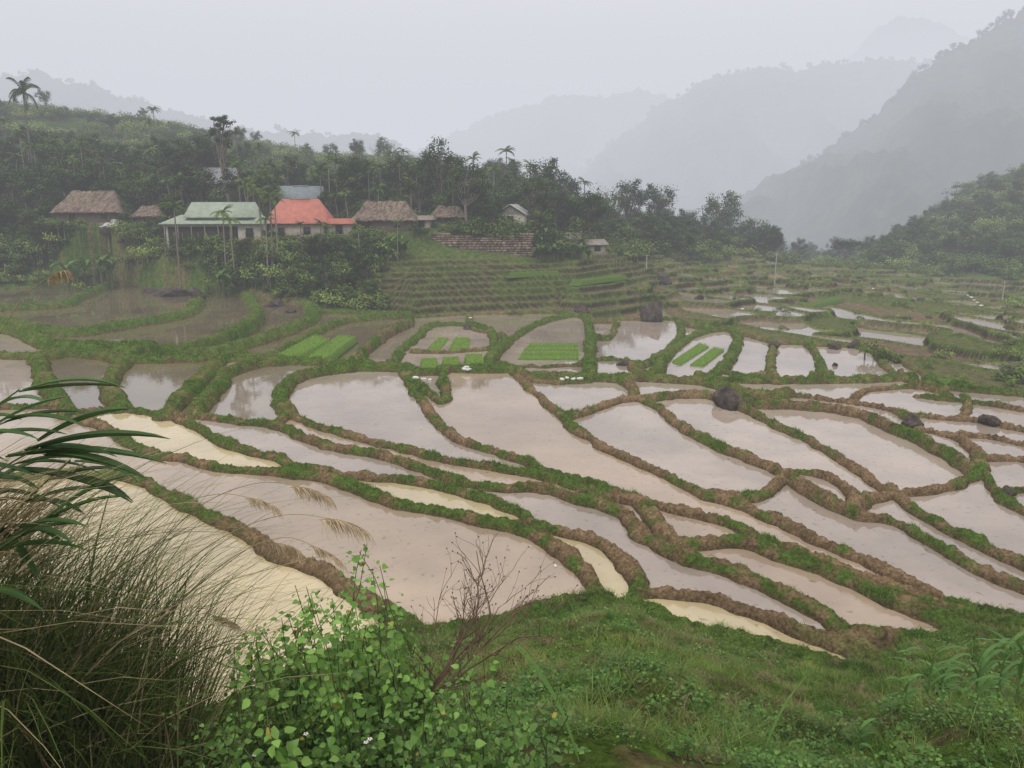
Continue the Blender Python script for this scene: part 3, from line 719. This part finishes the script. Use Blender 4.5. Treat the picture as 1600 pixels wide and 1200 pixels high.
def roof_gable(mb,w,d,z,h,t,col,ov=.5,hip=0.,front=False):
    if front:
        A=[(-w/2-ov,-d/2-ov,z),(0,-d/2-ov,z+h),(w/2+ov,-d/2-ov,z),(-w/2-ov,d/2+ov,z),(0,d/2+ov,z+h),(w/2+ov,d/2+ov,z)]
        B=[(a,b,c-t) for a,b,c in A]
        f4=np.array([[0,1,4,3],[1,2,5,4],[6,9,10,7],[7,10,11,8],[0,6,7,1],[1,7,8,2],[3,4,10,9],[4,5,11,10],[0,3,9,6],[2,8,11,5]])
        mb.add(A+B,f4,col); return
    hw=w/2+ov; hd=d/2+ov; r=hw-hip
    A=[(-hw,-hd,z),(hw,-hd,z),(hw,hd,z),(-hw,hd,z),(-r,0,z+h),(r,0,z+h)]
    B=[(a,b,c-t) for a,b,c in A]
    mb.add(A+B,[np.array([[0,1,5,4],[2,3,4,5],[6,10,11,7],[8,11,10,9],[0,6,7,1],[1,7,8,2],[2,8,9,3],[3,9,6,0]]),np.array([[1,2,5],[3,0,4],[7,11,8],[9,10,6]])],col)
def roof_thatch(mb,w,d,z,h):
    n=30;m=18; V=[];C=[]
    hw=w/2+.7; hd=d/2+.7; k0=random.random()*50
    for i in range(n+1):
        for j in range(m+1):
            u=i/n*2-1; v=j/m*2-1
            x=u*hw; y=v*hd
            rl=.62
            q=max(abs(v),(abs(u)-rl)/(1-rl) if abs(u)>rl else 0)
            zz=z+h*(1-q)*(1-.12*math.sin(math.pi*q))+.22*(float(vnoise(np.array(x*.9+k0),np.array(y*.9),5))-.5)
            k=random.uniform(-.08,.08)
            V.append((x+random.uniform(-.06,.06),y+random.uniform(-.06,.06),zz+k)); c=random.uniform(.5,1.3); C.append((.18*c,.14*c,.11*c))
    f=[[i*(m+1)+j,(i+1)*(m+1)+j,(i+1)*(m+1)+j+1,i*(m+1)+j+1] for i in range(n) for j in range(m)]
    mb.add(V,np.array(f),C)
    N=900; pos=[]
    for q in range(N):
        s=random.choice((0,1,2,3)); u=random.uniform(-1,1)
        pos.append((u*hw,-hd,z) if s==0 else (u*hw,hd,z) if s==1 else (-hw,u*hd,z) if s==2 else (hw,u*hd,z))
    pos=np.array(pos); blades(mb,pos+np.array([0,0,.1]),-rng.uniform(.15,.45,N),.08,0.,gcol(N,(.12,.1,.07),(.24,.19,.13)))
for (name,kind,px,py,Y,w,d,wh,rhh,rot) in HOUSES:
    x,y,z=P(px,py,Y); e=empty(name,(x,y+d/2,z),(0,0,math.radians({'green_roofed_house':4,'red_roofed_house':-6}.get(name,rng.uniform(-12,12)))))
    wood=kind=='thatch'
    wcol=(.10,.075,.055) if wood else (.42,.40,.34) if kind in('green','gable') else (.28,.25,.2)
    part('walls',lambda mb:boxv(mb,-w/2,w/2,-d/2,d/2,-1.2,wh,wcol),[M_plain],e)
    part('plinth',lambda mb:boxv(mb,-w/2-.3,w/2+.3,-d/2-.3,d/2+.3,-1.6,.02,(.14,.12,.095)),[M_plain],e)
    nd=max(1,int(w/3.2))
    def openings(mb):
        for k in range(nd):
            cx=-w/2+(k+.5)*w/nd
            if k%2==0: boxv(mb,cx-.45,cx+.45,-d/2-.03,-d/2+.05,.05,min(2.0,wh-.15),(.02,.018,.015))
            else: boxv(mb,cx-.5,cx+.5,-d/2-.03,-d/2+.05,wh*.4,wh*.8,(.025,.03,.035))
    part('door_and_windows',openings,[M_plain],e)
    def frames(mb):
        for k in range(nd):
            cx=-w/2+(k+.5)*w/nd; hh=.55
            for sx in(-1,1): boxv(mb,cx+sx*hh-.05,cx+sx*hh+.05,-d/2-.06,-d/2-.031,.1,min(2.05,wh-.1),(.18,.12,.08))
    part('frames',frames,[M_plain],e)
    if kind=='thatch':
        part('thatch_roof',lambda mb:roof_thatch(mb,w,d,wh,rhh),[M_thatch],e)
    elif kind=='green':
        part('roof',lambda mb:roof_gable(mb,w*.66,d*.7,wh+.85,rhh-.85,.1,(1,1,1),.5,.3),[RM['green']],e).location.x=.5
        part('clerestory_wall',lambda mb:boxv(mb,-w*.33+.5,w*.33+.5,-d*.3,d*.3,wh,wh+1.0,(.3,.29,.25)),[M_plain],e)
        part('veranda_roof',lambda mb:roof_gable(mb,w,d,wh,1.15,.1,(1,1,1),.7,1.6),[RM['green']],e)
        part('veranda_painted_shade',lambda mb:boxv(mb,-w/2+.3,w/2-3.2,-d/2-.04,-d/2-.034,.1,wh-.4,(.03,.027,.022)),[M_plain],e)  # dark sheet on the wall stands for shade under the veranda roof
        def posts(mb):
            for k in range(6): boxv(mb,-w/2+k*1.8-.06,-w/2+k*1.8+.06,-d/2-.6,-d/2-.48,-1,wh-.05,(.16,.14,.12))
        part('posts',posts,[M_plain],e)
    elif kind=='gable':
        part('roof',lambda mb:roof_gable(mb,w,d,wh,rhh,.1,(1,1,1),.45,0,True),[RM['gable']],e)
        part('gable_wall',lambda mb:mb.add([(-w/2,-d/2,wh),(w/2,-d/2,wh),(0,-d/2,wh+rhh*.8)],np.array([[0,1,2]]),(.22,.2,.2)),[M_plain],e)
    else:
        part('roof',lambda mb:roof_gable(mb,w,d,wh,rhh,.1,(1,1,1),.5,(w*.2 if kind in('red',) else .25)),[RM[kind]],e)
        if kind in('blue','red'):
            part('ridge_cap',lambda mb:boxv(mb,-w*.2,w*.2,-.12,.12,wh+rhh-.02,wh+rhh+.08,(.3,.3,.3)),[M_plain],e)
# dry-stone retaining wall: individual uneven courses of blocks
e=empty('stone_retaining_wall',(0,0,0))
def rwall(mb):
    xa=P(677,390,118.6)[0]; xb=P(830,390,118.6)[0]
    boxv(mb,xa,xb,118.9,120.2,3.2,7.5,(.04,.035,.03))
    z=3.2
    while z<7.75:
        hh=random.uniform(.28,.42); x=xa-random.uniform(0,.5)
        while x<xb:
            ww=random.uniform(.45,1.1)
            top=7.7+.35*math.sin(x*.35)
            if z+hh<top+.2:
                c=random.uniform(.55,1.35); y0=118.6+random.uniform(0,.14)
                boxv(mb,x+.03,x+ww-.03,y0,y0+.6,z+.025,z+hh-.025,(.20*c,.15*c,.115*c))
            x+=ww
        z+=hh
part('blocks',rwall,[M_rock],e)
def ico(sub):
    bm=bmesh.new(); bmesh.ops.create_icosphere(bm,subdivisions=sub,radius=1)
    v=np.array([q.co[:] for q in bm.verts]); f=np.array([[w.index for w in q.verts] for q in bm.faces]); bm.free(); return v,f
def rockmesh(seed,col=(.065,.053,.045)):
    r=np.random.default_rng(seed+60); v,f=ico(4)
    for k in range(16):
        n=r.normal(0,1,3); n/=np.linalg.norm(n); dpl=r.uniform(.45,.85); v=v-np.maximum(0,v@n-dpl)[:,None]*n
    n=fbm(v[:,0]*2+seed*7+v[:,2]*1.9,v[:,1]*2+v[:,2]*1.1,seed,5)
    v=v*(.9+.35*n)[:,None]*1.25
    c=np.array(col)*(.4+1.3*fbm(v[:,0]*4,v[:,1]*4+v[:,2]*4,seed+4,3))[:,None]
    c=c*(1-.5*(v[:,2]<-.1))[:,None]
    mb=MB(); mb.add(v,f,c); return mb.mesh('rock',[M_rock])
RK=[rockmesh(i) for i in range(5)]
for i,(px,py,wp,hp) in enumerate(((1143,632,46,24),(1425,662,26,14),(1545,660,24,18),(975,571,20,10),(1018,498,44,36),(1040,442,20,16),(905,488,22,12),(732,514,16,12),(270,462,40,16),(235,458,26,12),(310,462,22,14),(430,478,30,10),(455,488,18,8),(1305,545,22,12),(1335,540,18,12),(1304,572,10,6),(1575,770,20,10),(1585,585,36,32),(1210,540,14,8),(1440,470,14,8),(1090,468,14,8))):
    x,y,z=hit(px,py); s=wp*y/F/2/.95
    obj('boulder',RK[i%5],(x,y,z+s*.05),(0,.25 if i==0 else 0,random.uniform(0,6)),(s,s,s*hp/wp*1.5))
x,y,z=hit(1018,480)
for k in range(5): put(None,SHS[k%3],x+random.uniform(-1.4,1.4),y+random.uniform(-.5,1.5),.6,'shrub',-.7)
for (px,py,s) in ((1375,560,1.1),(1390,565,.9),(1480,560,.8),(1590,600,1.3),(1560,560,1.),(800,492,.7),(600,470,.7),(650,480,.6),(130,455,1),(60,445,1),(200,440,1),(350,450,.9),(420,455,.9),(500,455,.8),(540,440,1.),(1590,480,1.2),(1300,410,1),(1600,450,1.2)):
    x,y,z=hit(px,py); put(None,SHS[random.randrange(3)],x,y,s,'shrub')
def sackmesh(seed,col=(.58,.58,.56)):
    v,f=ico(3)
    v=np.sign(v)*np.abs(v)**.75; v=v*(.8+.4*fbm(v[:,0]*2+9,v[:,1]*2+v[:,2],seed,3))[:,None]; v*=np.array([.5,.3,.2])
    mb=MB(); mb.add(v,f,col); return mb.mesh('sack',[M_plain],True)
SK=[sackmesh(i) for i in range(3)]
for px,py in ((725,579),(732,580),(729,575),(650,592),(662,594),(672,595),(878,594),(886,592),(896,594),(906,594),(1160,484),(1364,453),(735,498),(1512,462),(1517,466),(1522,470),(1527,474),(1533,478),(868,886)):
    x,y,z=hit(px,py); s=random.uniform(.35,.6)*(1 if y<90 else 1.15)*(.35 if py>800 else 1)
    obj('white_sack',SK[random.randrange(3)],(x,y,z+.12*s),(0,0,random.uniform(0,6)),s)
def drape(name,px,py,w,d,lift,col):
    x0,Y,z0=hit(px,py); n=18; V=[]
    for i in range(n+1):
        for j in range(n+1):
            u=i/n-.5;v=j/n-.5; xx=x0+u*w+v*.6; yy=Y+v*d
            zz=min(max(float(Hz(xx,yy)),z0-.3),z0+.7)
            V.append((xx,yy,zz+.15+lift*max(0,1-4*u*u)*max(0,1-4*v*v)+.12*lift*math.sin(u*14+v*5)+random.uniform(0,.08)))
    f=[[i*(n+1)+j,(i+1)*(n+1)+j,(i+1)*(n+1)+j+1,i*(n+1)+j+1] for i in range(n) for j in range(n)]
    mb=MB(); mb.add(V,np.array(f),col); obj(name,mb.mesh(name,[M_plain],True))
drape('white_tarpaulin',180,384,3.0,1.6,.7,(.42,.43,.45))
drape('green_net',508,442,4.5,2.,.3,(.04,.15,.09))
for px,py,hp in ((1210,447,52),(1566,470,30),(1230,405,20),(1010,420,22)):
    x,y,z=hit(px,py); h=hp*y/F; mb=MB(); tube(mb,[(0,0,-.3),(0,0,h*.5),(0,0,h)],[.11,.09,.07],(.3,.29,.27),8); boxv(mb,-.5,.5,-.05,.05,h*.9,h*.93,(.2,.18,.16)); obj('utility_pole',mb.mesh('utility_pole',[M_plain]),(x,y,z))
# ---------------------------------------------------------------- rice seedbeds
BEDS=[[(420,560),(448,568),(520,530),(495,521)],[(465,568),(500,570),(560,525),(530,522)],[(656,560),(684,559),(688,583),(656,583)],[(690,558),(718,556),(722,582),(692,583)],[(725,553),(755,552),(762,577),(728,580)],
[(665,546),(688,548),(703,528),(685,527)],[(698,547),(736,545),(735,527),(710,527)],
[(802,562),(912,562),(911,557),(805,557)],[(806,555),(912,555),(911,550),(810,550)],[(811,548),(911,548),(910,543.5),(815,543.5)],[(817,541.5),(910,541.5),(908,537),(822,537)],
[(1045,568),(1060,573),(1112,540),(1095,534)],[(1073,573),(1098,574),(1135,546),(1117,541)],
[(885,440),(905,441),(985,431),(972,429)],[(792,429),(792,427),(875,422),(875,425)],[(1240,480),(1258,482),(1322,466),(1305,463)],[(1448,590),(1475,602),(1530,612),(1500,592)]]
for bi,b in enumerate(BEDS):
    w=np.array([hit(*p) for p in b]); zc=np.median(w[:,2])+.06
    w=np.array([(lambda d,t:(d[0]*t,d[1]*t,zc))(ray(*p),(zc-CZ)/ray(*p)[2]) for p in b])
    mb=MB(); V=[];n=12
    for i in range(n+1):
        for j in range(n+1):
            u,v=i/n,j/n; p=(w[0]*(1-u)+w[1]*u)*(1-v)+(w[3]*(1-u)+w[2]*u)*v
            V.append((p[0],p[1],(zc+.06 if 0<i<n and 0<j<n else zc-.5)))
    f=[[i*(n+1)+j,(i+1)*(n+1)+j,(i+1)*(n+1)+j+1,i*(n+1)+j+1] for i in range(n) for j in range(n)]
    dim=.7 if bi>=13 else 1
    mb.add(V,np.array(f),np.array((.13,.23,.035))*dim)
    area=.5*abs(sum(w[i][0]*w[(i+1)%4][1]-w[(i+1)%4][0]*w[i][1] for i in range(4))); N=int(min(5000,area*90))
    u,v=rng.uniform(.04,.96,(2,N,1)); p=(w[0]*(1-u)+w[1]*u)*(1-v)+(w[3]*(1-u)+w[2]*u)*v; p[:,2]=zc+.05
    blades(mb,p,rng.uniform(.08,.16,N),.035,.1,gcol(N,(.18,.33,.04),(.32,.48,.08),.2)*dim)
    obj('rice_seedbed',mb.mesh('rice_seedbed',[M_fleaf]))
# ---------------------------------------------------------------- foreground plants
def m_heart(mb,pos,size,nv,tg,col):
    n=len(pos); nv=nv/np.linalg.norm(nv,axis=1)[:,None]; tg=tg-nv*(tg*nv).sum(1)[:,None]; tg/=np.linalg.norm(tg,axis=1)[:,None]; b=np.cross(nv,tg)
    prof=[(0,0,0),(.12,.30,.06),(.38,.40,.09),(.7,.22,.03),(1.0,0,-.10),(.7,-.22,.03),(.38,-.40,.09),(.12,-.30,.06),(.4,0,0),(.72,0,-.03)]
    V=np.stack([pos+(tg*p[0]+b*p[1]+nv*p[2])*size[:,None] for p in prof],1)
    tri=np.array([[0,1,8],[1,2,8],[2,3,9],[2,9,8],[3,4,9],[4,5,9],[5,6,9],[6,8,9],[6,7,8],[7,0,8]])
    f=(np.arange(n)*10)[:,None,None]+tri[None]
    mb.add(V.reshape(-1,3),f.reshape(-1,3),np.repeat(col,10,0))
def bush(name,Yc,outline,nst,seed,lsz,colA,colB,dens):
    r=np.random.default_rng(seed); mb=MB(); pos=[];tg=[];sz=[]
    for s in range(nst):
        px,pt=outline(r); Y=Yc+r.normal(0,.3)
        top=np.array(P(px,pt,Y)); bx=top[0]*.8+P(600,1100,Yc)[0]*.2+r.normal(0,.12); by=Y+r.normal(0,.15); b0=np.array([bx,by,float(Hz(bx,by))-.05])
        if top[2]<b0[2]+.2: top[2]=b0[2]+.2
        K=9; pts=[]
        bend=r.normal(0,.12,3); 
        for k in range(K+1):
            t=k/K; p=b0*(1-t)+top*t+bend*math.sin(math.pi*t)+r.normal(0,.012,3); pts.append(p)
        tube(mb,pts,np.linspace(.006,.002,K+1),(.10,.13,.05),4)
        L=np.linalg.norm(top-b0); n=int(L*dens)
        for j in range(n):
            t=r.uniform(.12,1)*K; i=min(int(t),K-1); p=pts[i]*(1-(t-i))+pts[i+1]*(t-i)
            o=r.normal(0,1,3); o[2]=abs(o[2])*.4+.1; o/=np.linalg.norm(o); q=p+o*r.uniform(.02,.15)*(1.1-.6*t/K)
            pos.append(q); tg.append(o*np.array([1,1,.3])+np.array([0,0,-.35])); sz.append(1.1-.55*(t/K)**3)
    pos=np.array(pos);tg=np.array(tg); n=len(pos)
    nv=rng.normal(0,.5,(n,3))+np.array([0,-.35,.9])
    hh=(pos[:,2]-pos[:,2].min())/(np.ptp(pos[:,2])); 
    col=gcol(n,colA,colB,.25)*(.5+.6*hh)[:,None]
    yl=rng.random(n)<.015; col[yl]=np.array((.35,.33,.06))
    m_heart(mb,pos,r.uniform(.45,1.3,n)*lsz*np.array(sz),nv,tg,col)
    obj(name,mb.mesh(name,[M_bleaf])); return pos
def out1(r):
    px=r.uniform(350,830); top=np.interp(px,[350,400,450,520,545,560,575,600,620,660,720,780,840],[1030,950,900,930,900,840,850,905,960,1010,1000,1040,1130])
    return px, top+abs(r.normal(0,1))*70+ (0 if r.random()<.5 else r.uniform(0,150))
bush('leafy_bush',4.2,out1,140,5,.06,(.10,.23,.035),(.24,.42,.09),38)
def out2(r): return r.uniform(260,880), r.uniform(1090,1200)
bush('undergrowth',3.8,out2,110,6,.046,(.05,.13,.02),(.14,.27,.055),32)
mb=MB(); N=36000; x,y=slope_pts(N,5.,1.3); cl=fbm(x*.9,y*.9,81,3); k=cl>.48; x=x[k];y=y[k]; n=len(x)
pos=np.stack([x,y,Hz(x,y)+rng.uniform(.01,.16,n)*sstep(.45,.7,cl[k])],1)
m_heart(mb,pos,rng.uniform(.03,.065,n),rng.normal(0,.4,(n,3))+np.array([0,-.2,1]),rng.normal(0,1,(n,3))*np.array([1,1,.2]),gcol(n,(.05,.13,.02),(.15,.28,.05),.35))
obj('weeds',mb.mesh('weeds',[M_bleaf]))
mb=MB()
for px,py in ((578,1155),(572,1160),(478,1147),(640,1165),(398,1180)):
    x,y,z=P(px,py,3.4)
    for k in range(5): strap(mb,(x,y,z),k*1.256,.014,.009,.2,.2,(.75,.75,.72),3,0)
    tube(mb,[(x,y,z-.25),(x,y,z)],[.0012,.0012],(.1,.15,.05),4); tube(mb,[(x,y,z),(x,y,z+.004)],[.004,.003],(.5,.35,.03),6)
obj('wild_daisy',mb.mesh('wild_daisy',[M_fleaf]))
def branch(mb,p,d,L,r0,depth,r):
    K=5;pts=[p]
    for k in range(K):
        d=d+r.normal(0,.13,3); d/=np.linalg.norm(d); pts.append(pts[-1]+d*L/K)
    tube(mb,pts,np.linspace(r0,r0*.5,K+1),(.14,.09,.06),5)
    if depth>0:
        for k in range(r.integers(3,6)):
            i=r.integers(1,K+1); dd=d+r.normal(0,.5,3); dd[2]=abs(dd[2])*.8+.15; dd/=np.linalg.norm(dd); branch(mb,pts[i],dd,L*r.uniform(.45,.7),r0*.55,depth-1,r)
    elif r.random()<.8:
        q=pts[-1]; tube(mb,[q,q+d*.008,q+d*.014],[.0015,.005,.001],(.12,.08,.05),5)
mb=MB(); r=np.random.default_rng(12); b=np.array(P(650,1110,4.3))
for tx,ty in ((790,940),(820,960),(730,950),(810,1000),(840,940)):
    t=np.array(P(tx,ty,4.3)); d=t-b; L=np.linalg.norm(d); branch(mb,b,d/L,L*.8,.009,3,r)
obj('dry_branch',mb.mesh('dry_branch',[M_plain]))
# tall grass clump on the left
mb=MB(); N=9500
px=rng.uniform(-380,275,N); Yb=rng.uniform(3.6,6.0,N)
keep=vnoise(px*.03,Yb*3.,5)>.25; px=px[keep];Yb=Yb[keep];N=len(px)
x0=(px-800)/F*Yb/(ct-.25*st)
z0=Hz(x0,Yb)
topy=np.interp(px,[-380,0,60,130,200,275],[720,760,780,830,890,990])
v_=(600-topy)/F
ztop=CZ+(-st+v_*ct)/(ct+v_*st)*Yb
Hh=np.clip(ztop-z0,.25,1.9)
pos=np.stack([x0,Yb,z0-.05],1)
drp=rng.uniform(.2,.65,N)
edge=np.clip((px+100)/350,0,1); drp*=1-.35*edge
Lh=Hh*rng.uniform(.3,1.1,N)/(1-.75*drp)
dirs=rng.normal(-.1,1.2,N)
colA=gcol(N,(.03,.055,.01),(.13,.18,.045)); dryc=gcol(N,(.22,.17,.09),(.42,.35,.2)); dk_=rng.random(N)<.2; colA[dk_]=dryc[dk_]
wd=rng.uniform(.008,.018,N); br=rng.random(N)<.15; wd[br]=rng.uniform(.022,.038,br.sum())
blades(mb,pos,Lh,wd,rng.uniform(.0,.15,N),colA,K=7,droop=drp,dirs=dirs)
N=420; pos=np.array([P(a,b,c) for a,b,c in zip(rng.uniform(-180,40,N),rng.uniform(800,900,N),rng.uniform(3.5,4.2,N))])
blades(mb,pos,rng.uniform(.25,.6,N),.015,1.,gcol(N,(.34,.27,.15),(.55,.46,.28)),K=6,droop=rng.uniform(.1,.6,N),dirs=rng.normal(0,.4,N))
obj('tall_grass_clump',mb.mesh('tall_grass_clump',[M_fleaf]))
mb=MB(); N=9000; px=rng.uniform(-250,380,N); Yb=rng.uniform(3.2,7.,N); x0=(px-800)/F*Yb
blades(mb,np.stack([x0,Yb,Hz(x0,Yb)-.02],1),rng.uniform(.12,.4,N),.008,rng.uniform(.1,.6,N),gcol(N,(.05,.10,.02),(.28,.24,.12)),K=4,droop=rng.uniform(.2,.6,N))
obj('rough_grass',mb.mesh('rough_grass',[M_fleaf]))
mb=MB(); r=np.random.default_rng(4)
for (sx,sy,tx,ty,Y) in ((-160,900,60,700,3.7),(-100,980,110,720,3.8),(-200,850,30,610,3.9),(-150,800,10,660,3.6),(-120,1000,60,820,3.5)):
    p0=np.array(P(sx,sy,Y));p1=np.array(P(tx,ty,Y)); pts=[p0*(1-t)+p1*t+np.array([0,0,.08*math.sin(3.1*t)]) for t in np.linspace(0,1,7)]
    tube(mb,pts,np.linspace(.008,.004,7),(.14,.17,.07),6)
    for k in range(11):
        q=pts[2+k%5]+r.normal(0,.01,3); strap(mb,q,r.normal(0,.45)+(0 if r.random()<.85 else 3.1),r.uniform(.3,.5),.045,r.uniform(-.2,.6),r.uniform(.3,1.),np.array((.05,.11,.03))*r.uniform(.6,1.6),8,.6)
for (tx,ty,Ls,el) in ((10,715,.75,.1),(40,705,.7,.25),(70,712,.55,0.),(60,690,.5,.5),(20,735,.6,-.1)):
    strap(mb,P(tx,ty,3.7),r.normal(0,.15),Ls,.06,el,.45,np.array((.06,.12,.035))*r.uniform(.7,1.3),9,.9)
obj('cane_grass',mb.mesh('cane_grass',[M_bleaf]))
# plume grass: arching culm with one-sided hanging silky panicle
mb=MB()
def plume(path,Y,L,n=230,cs=1.):
    pts=np.array([P(a,b,Y) for a,b in catmull(path,5)]); tube(mb,pts,np.linspace(.0034,.0015,len(pts)),(.36,.31,.18),4)
    e=pts[-1]; d=pts[-1]-pts[-4]; d/=np.linalg.norm(d)
    ax=[e+d*L*t+np.array([0,0,-L*.35*t*t]) for t in np.linspace(-.5,.8,12)]
    tube(mb,ax,np.linspace(.0018,.0008,12),(.4,.33,.2),4)
    ax=np.array(ax); t=rng.uniform(0,10.99,n); i=t.astype(int); pos=ax[i]*(1-(t-i))[:,None]+ax[i+1]*(t-i)[:,None]
    h=rng.uniform(.3,.75,n)*L
    K=4; th=rng.normal(0,.5,n); hd=np.stack([np.cos(th),np.sin(th),np.zeros(n)],1); sd=np.stack([rng.normal(0,1,n),rng.normal(0,.4,n),rng.normal(0,.6,n)],1); sd/=np.linalg.norm(sd,axis=1)[:,None]
    vs=[]
    for k in range(K+1):
        q=k/K; c=pos+hd*(h*(.9*q-.25*q*q))[:,None]+np.array([0,0,1.])*(-h*(.1*q+.75*q*q))[:,None]; ww=.0026*(1-q)+.0007
        vs+=[c-sd*ww,c+sd*ww]
    V=np.stack(vs,1); b=(np.arange(n)*(2*K+2))[:,None]
    f=np.concatenate([b+np.array([[2*k,2*k+1,2*k+3,2*k+2]]) for k in range(K)])
    mb.add(V.reshape(-1,3),f,np.repeat(gcol(n,(.42,.32,.19),(.62,.51,.35))*cs,2*K+2,0))
plume([(180,930),(300,800),(400,755),(475,762)],4.6,.17)
plume([(200,960),(330,850),(440,805),(525,812)],4.5,.2)
plume([(150,900),(260,800),(340,772),(400,780)],4.8,.14,150)
plume([(220,980),(330,900),(400,850),(440,850)],4.7,.13,150)
plume([(230,990),(350,880),(440,840),(500,858)],4.4,.14,180)
plume([(-20,560),(0,520),(40,460),(85,428)],4.2,.10,120,.6)
plume([(250,1050),(280,1000),(310,960),(345,965)],4.6,.12)
obj('plume_grass',mb.mesh('plume_grass',[M_fleaf]))
def maize(px,Y,h,seed):
    r=np.random.default_rng(seed); x=(px-800)/F*Y*1.0/(ct+((600-1080)/F)*st); z=float(Hz(x,Y)); mb=MB()
    tube(mb,[(0,0,-.05),(0,0,h*.5),(.02,0,h*.85)],[.012,.01,.005],(.14,.24,.07),6)
    for k in range(9): strap(mb,(0,0,h*(.12+.08*k)),k*3.14+r.normal(0,.4),h*r.uniform(.45,.7),.055,r.uniform(.8,1.2),r.uniform(1.,2.),np.array((.10,.22,.045))*r.uniform(.7,1.3),8,.35)
    obj('maize_plant',mb.mesh('maize_plant',[M_bleaf]),(x,Y,z))
for i,(px,Y,h) in enumerate(((1450,8.6,.85),(1470,8.9,.6),(1525,8.2,.75),(1560,8.5,.9),(1590,8.0,.95),(1610,8.6,1.),(1415,9.2,.5),(1540,9.4,.6),(1660,8.3,1.),(1350,8.0,.4))): maize(px,Y,h,i)
mb=MB()
for i,(px,py) in enumerate(((905,1200),(1190,1190),(900,1190))):
    x,y,z=hit(px,min(py,1199)); strap(mb,(x,y,z),2.6 if i!=1 else .5,.95,.03,1.25,.8,(.13,.25,.06),10,.3)
obj('long_grass_blades',mb.mesh('long_grass_blades',[M_fleaf]))
def tuft(n,h,col):
    mb=MB(); blades(mb,np.stack([rng.normal(0,.07,n),rng.normal(0,.07,n),np.zeros(n)],1),rng.uniform(.5,1,n)*h,.011,rng.uniform(.2,.7,n),gcol(n,col,np.array(col)*1.7),K=3,droop=.4); return mb.mesh('tuft',[M_fleaf])
TF=[tuft(60,.28,(.06,.13,.02)),tuft(50,.35,(.11,.16,.04)),tuft(50,.2,(.18,.15,.08))]
te=empty('bank_tufts'); x,y=slope_pts(1400,5.5)
for a,b in zip(x,y): obj('tuft',TF[random.randrange(3)],(a,b,float(Hz(a,b))),(0,0,random.uniform(0,6)),random.uniform(.4,1.2),te)
def m_herb(seed):
    r=np.random.default_rng(seed); mb=MB(); n=70; a=r.uniform(0,6.28,n); q=r.uniform(0,.22,n); z=r.uniform(.03,.3,n)*(1-q*2.2)
    pos=np.stack([q*np.cos(a),q*np.sin(a),z],1)
    for k in range(6): tube(mb,[(0,0,-.03),pos[k]*.6,pos[k]],[.004,.003,.002],(.1,.12,.05),4)
    m_heart(mb,pos,r.uniform(.03,.065,n),r.normal(0,.4,(n,3))+np.array([0,-.2,1]),np.stack([np.cos(a),np.sin(a),-.2+0*a],1),gcol(n,(.05,.14,.02),(.16,.30,.055),.3)*(.5+2*z)[:,None])
    return mb.mesh('herb',[M_bleaf])
HB=[m_herb(i) for i in range(3)]
be=empty('bank_herbs')
for k in range(150):
    y=random.uniform(5.2,9.5); a=random.uniform(-.15,.75); obj('herb',HB[k%3],(a*y,y,float(Hz(a*y,y))),(0,0,random.uniform(0,6)),random.uniform(.5,1.1),be)
# ---------------------------------------------------------------- haze, world, sun
def hazebox(y0,y1,SG,HZ,top):
    mb=MB(); boxv(mb,-3500,3500,y0,y1,-80,top,(1,1,1))
    m=bpy.data.materials.new('haze'); m.use_nodes=True; nt=m.node_tree; nt.nodes.clear()
    o_=nt.nodes.new('ShaderNodeOutputMaterial'); ab=nt.nodes.new('ShaderNodeVolumeAbsorption'); ab.inputs[0].default_value=(0,0,0,1); ab.inputs[1].default_value=SG
    em=nt.nodes.new('ShaderNodeEmission'); em.inputs[0].default_value=(*HZ,1); em.inputs[1].default_value=SG  # glow added to the volume in place of daylight scattered by haze
    ad=nt.nodes.new('ShaderNodeAddShader'); nt.links.new(ab.outputs[0],ad.inputs[0]); nt.links.new(em.outputs[0],ad.inputs[1]); nt.links.new(ad.outputs[0],o_.inputs['Volume'])
    obj('haze',mb.mesh('haze',[m]))
hazebox(-300,300,.0009,(.66,.68,.73),230)
hazebox(300.05,4500,.0025,(.67,.685,.75),300)
w=bpy.data.worlds.new('World'); scene.world=w; w.use_nodes=True; nt=w.node_tree; bg=nt.nodes['Background']
sky=nt.nodes.new('ShaderNodeTexSky'); sky.sky_type='NISHITA'; sky.sun_disc=False; sky.sun_elevation=math.radians(52); sky.sun_rotation=math.radians(200)
mxn=nt.nodes.new('ShaderNodeMix'); mxn.data_type='RGBA'; mxn.inputs[0].default_value=.88; mxn.inputs[7].default_value=(15.4,14.2,14.2,1)
nt.links.new(sky.outputs[0],mxn.inputs[6]); nt.links.new(mxn.outputs[2],bg.inputs[0]); bg.inputs[1].default_value=.1
sl_=bpy.data.lights.new('sun','SUN'); sl_.energy=1.5; sl_.angle=math.radians(20); sl_.color=(1,.96,.88)
so=obj('sun',sl_); az=math.radians(200); el=math.radians(52)
dv=Vector((math.sin(az)*math.cos(el),math.cos(az)*math.cos(el),math.sin(el))); so.rotation_euler=dv.to_track_quat('Z','Y').to_euler()
cam=bpy.data.cameras.new('camera'); cam.sensor_width=36; cam.lens=F/1600*36; cam.clip_end=12000; cam.clip_start=.05
co=obj('camera',cam,(0,0,CZ),(math.radians(90)-TH,0,0)); scene.camera=co
scene.view_settings.view_transform='Standard'; scene.view_settings.look='None'; scene.view_settings.exposure=0
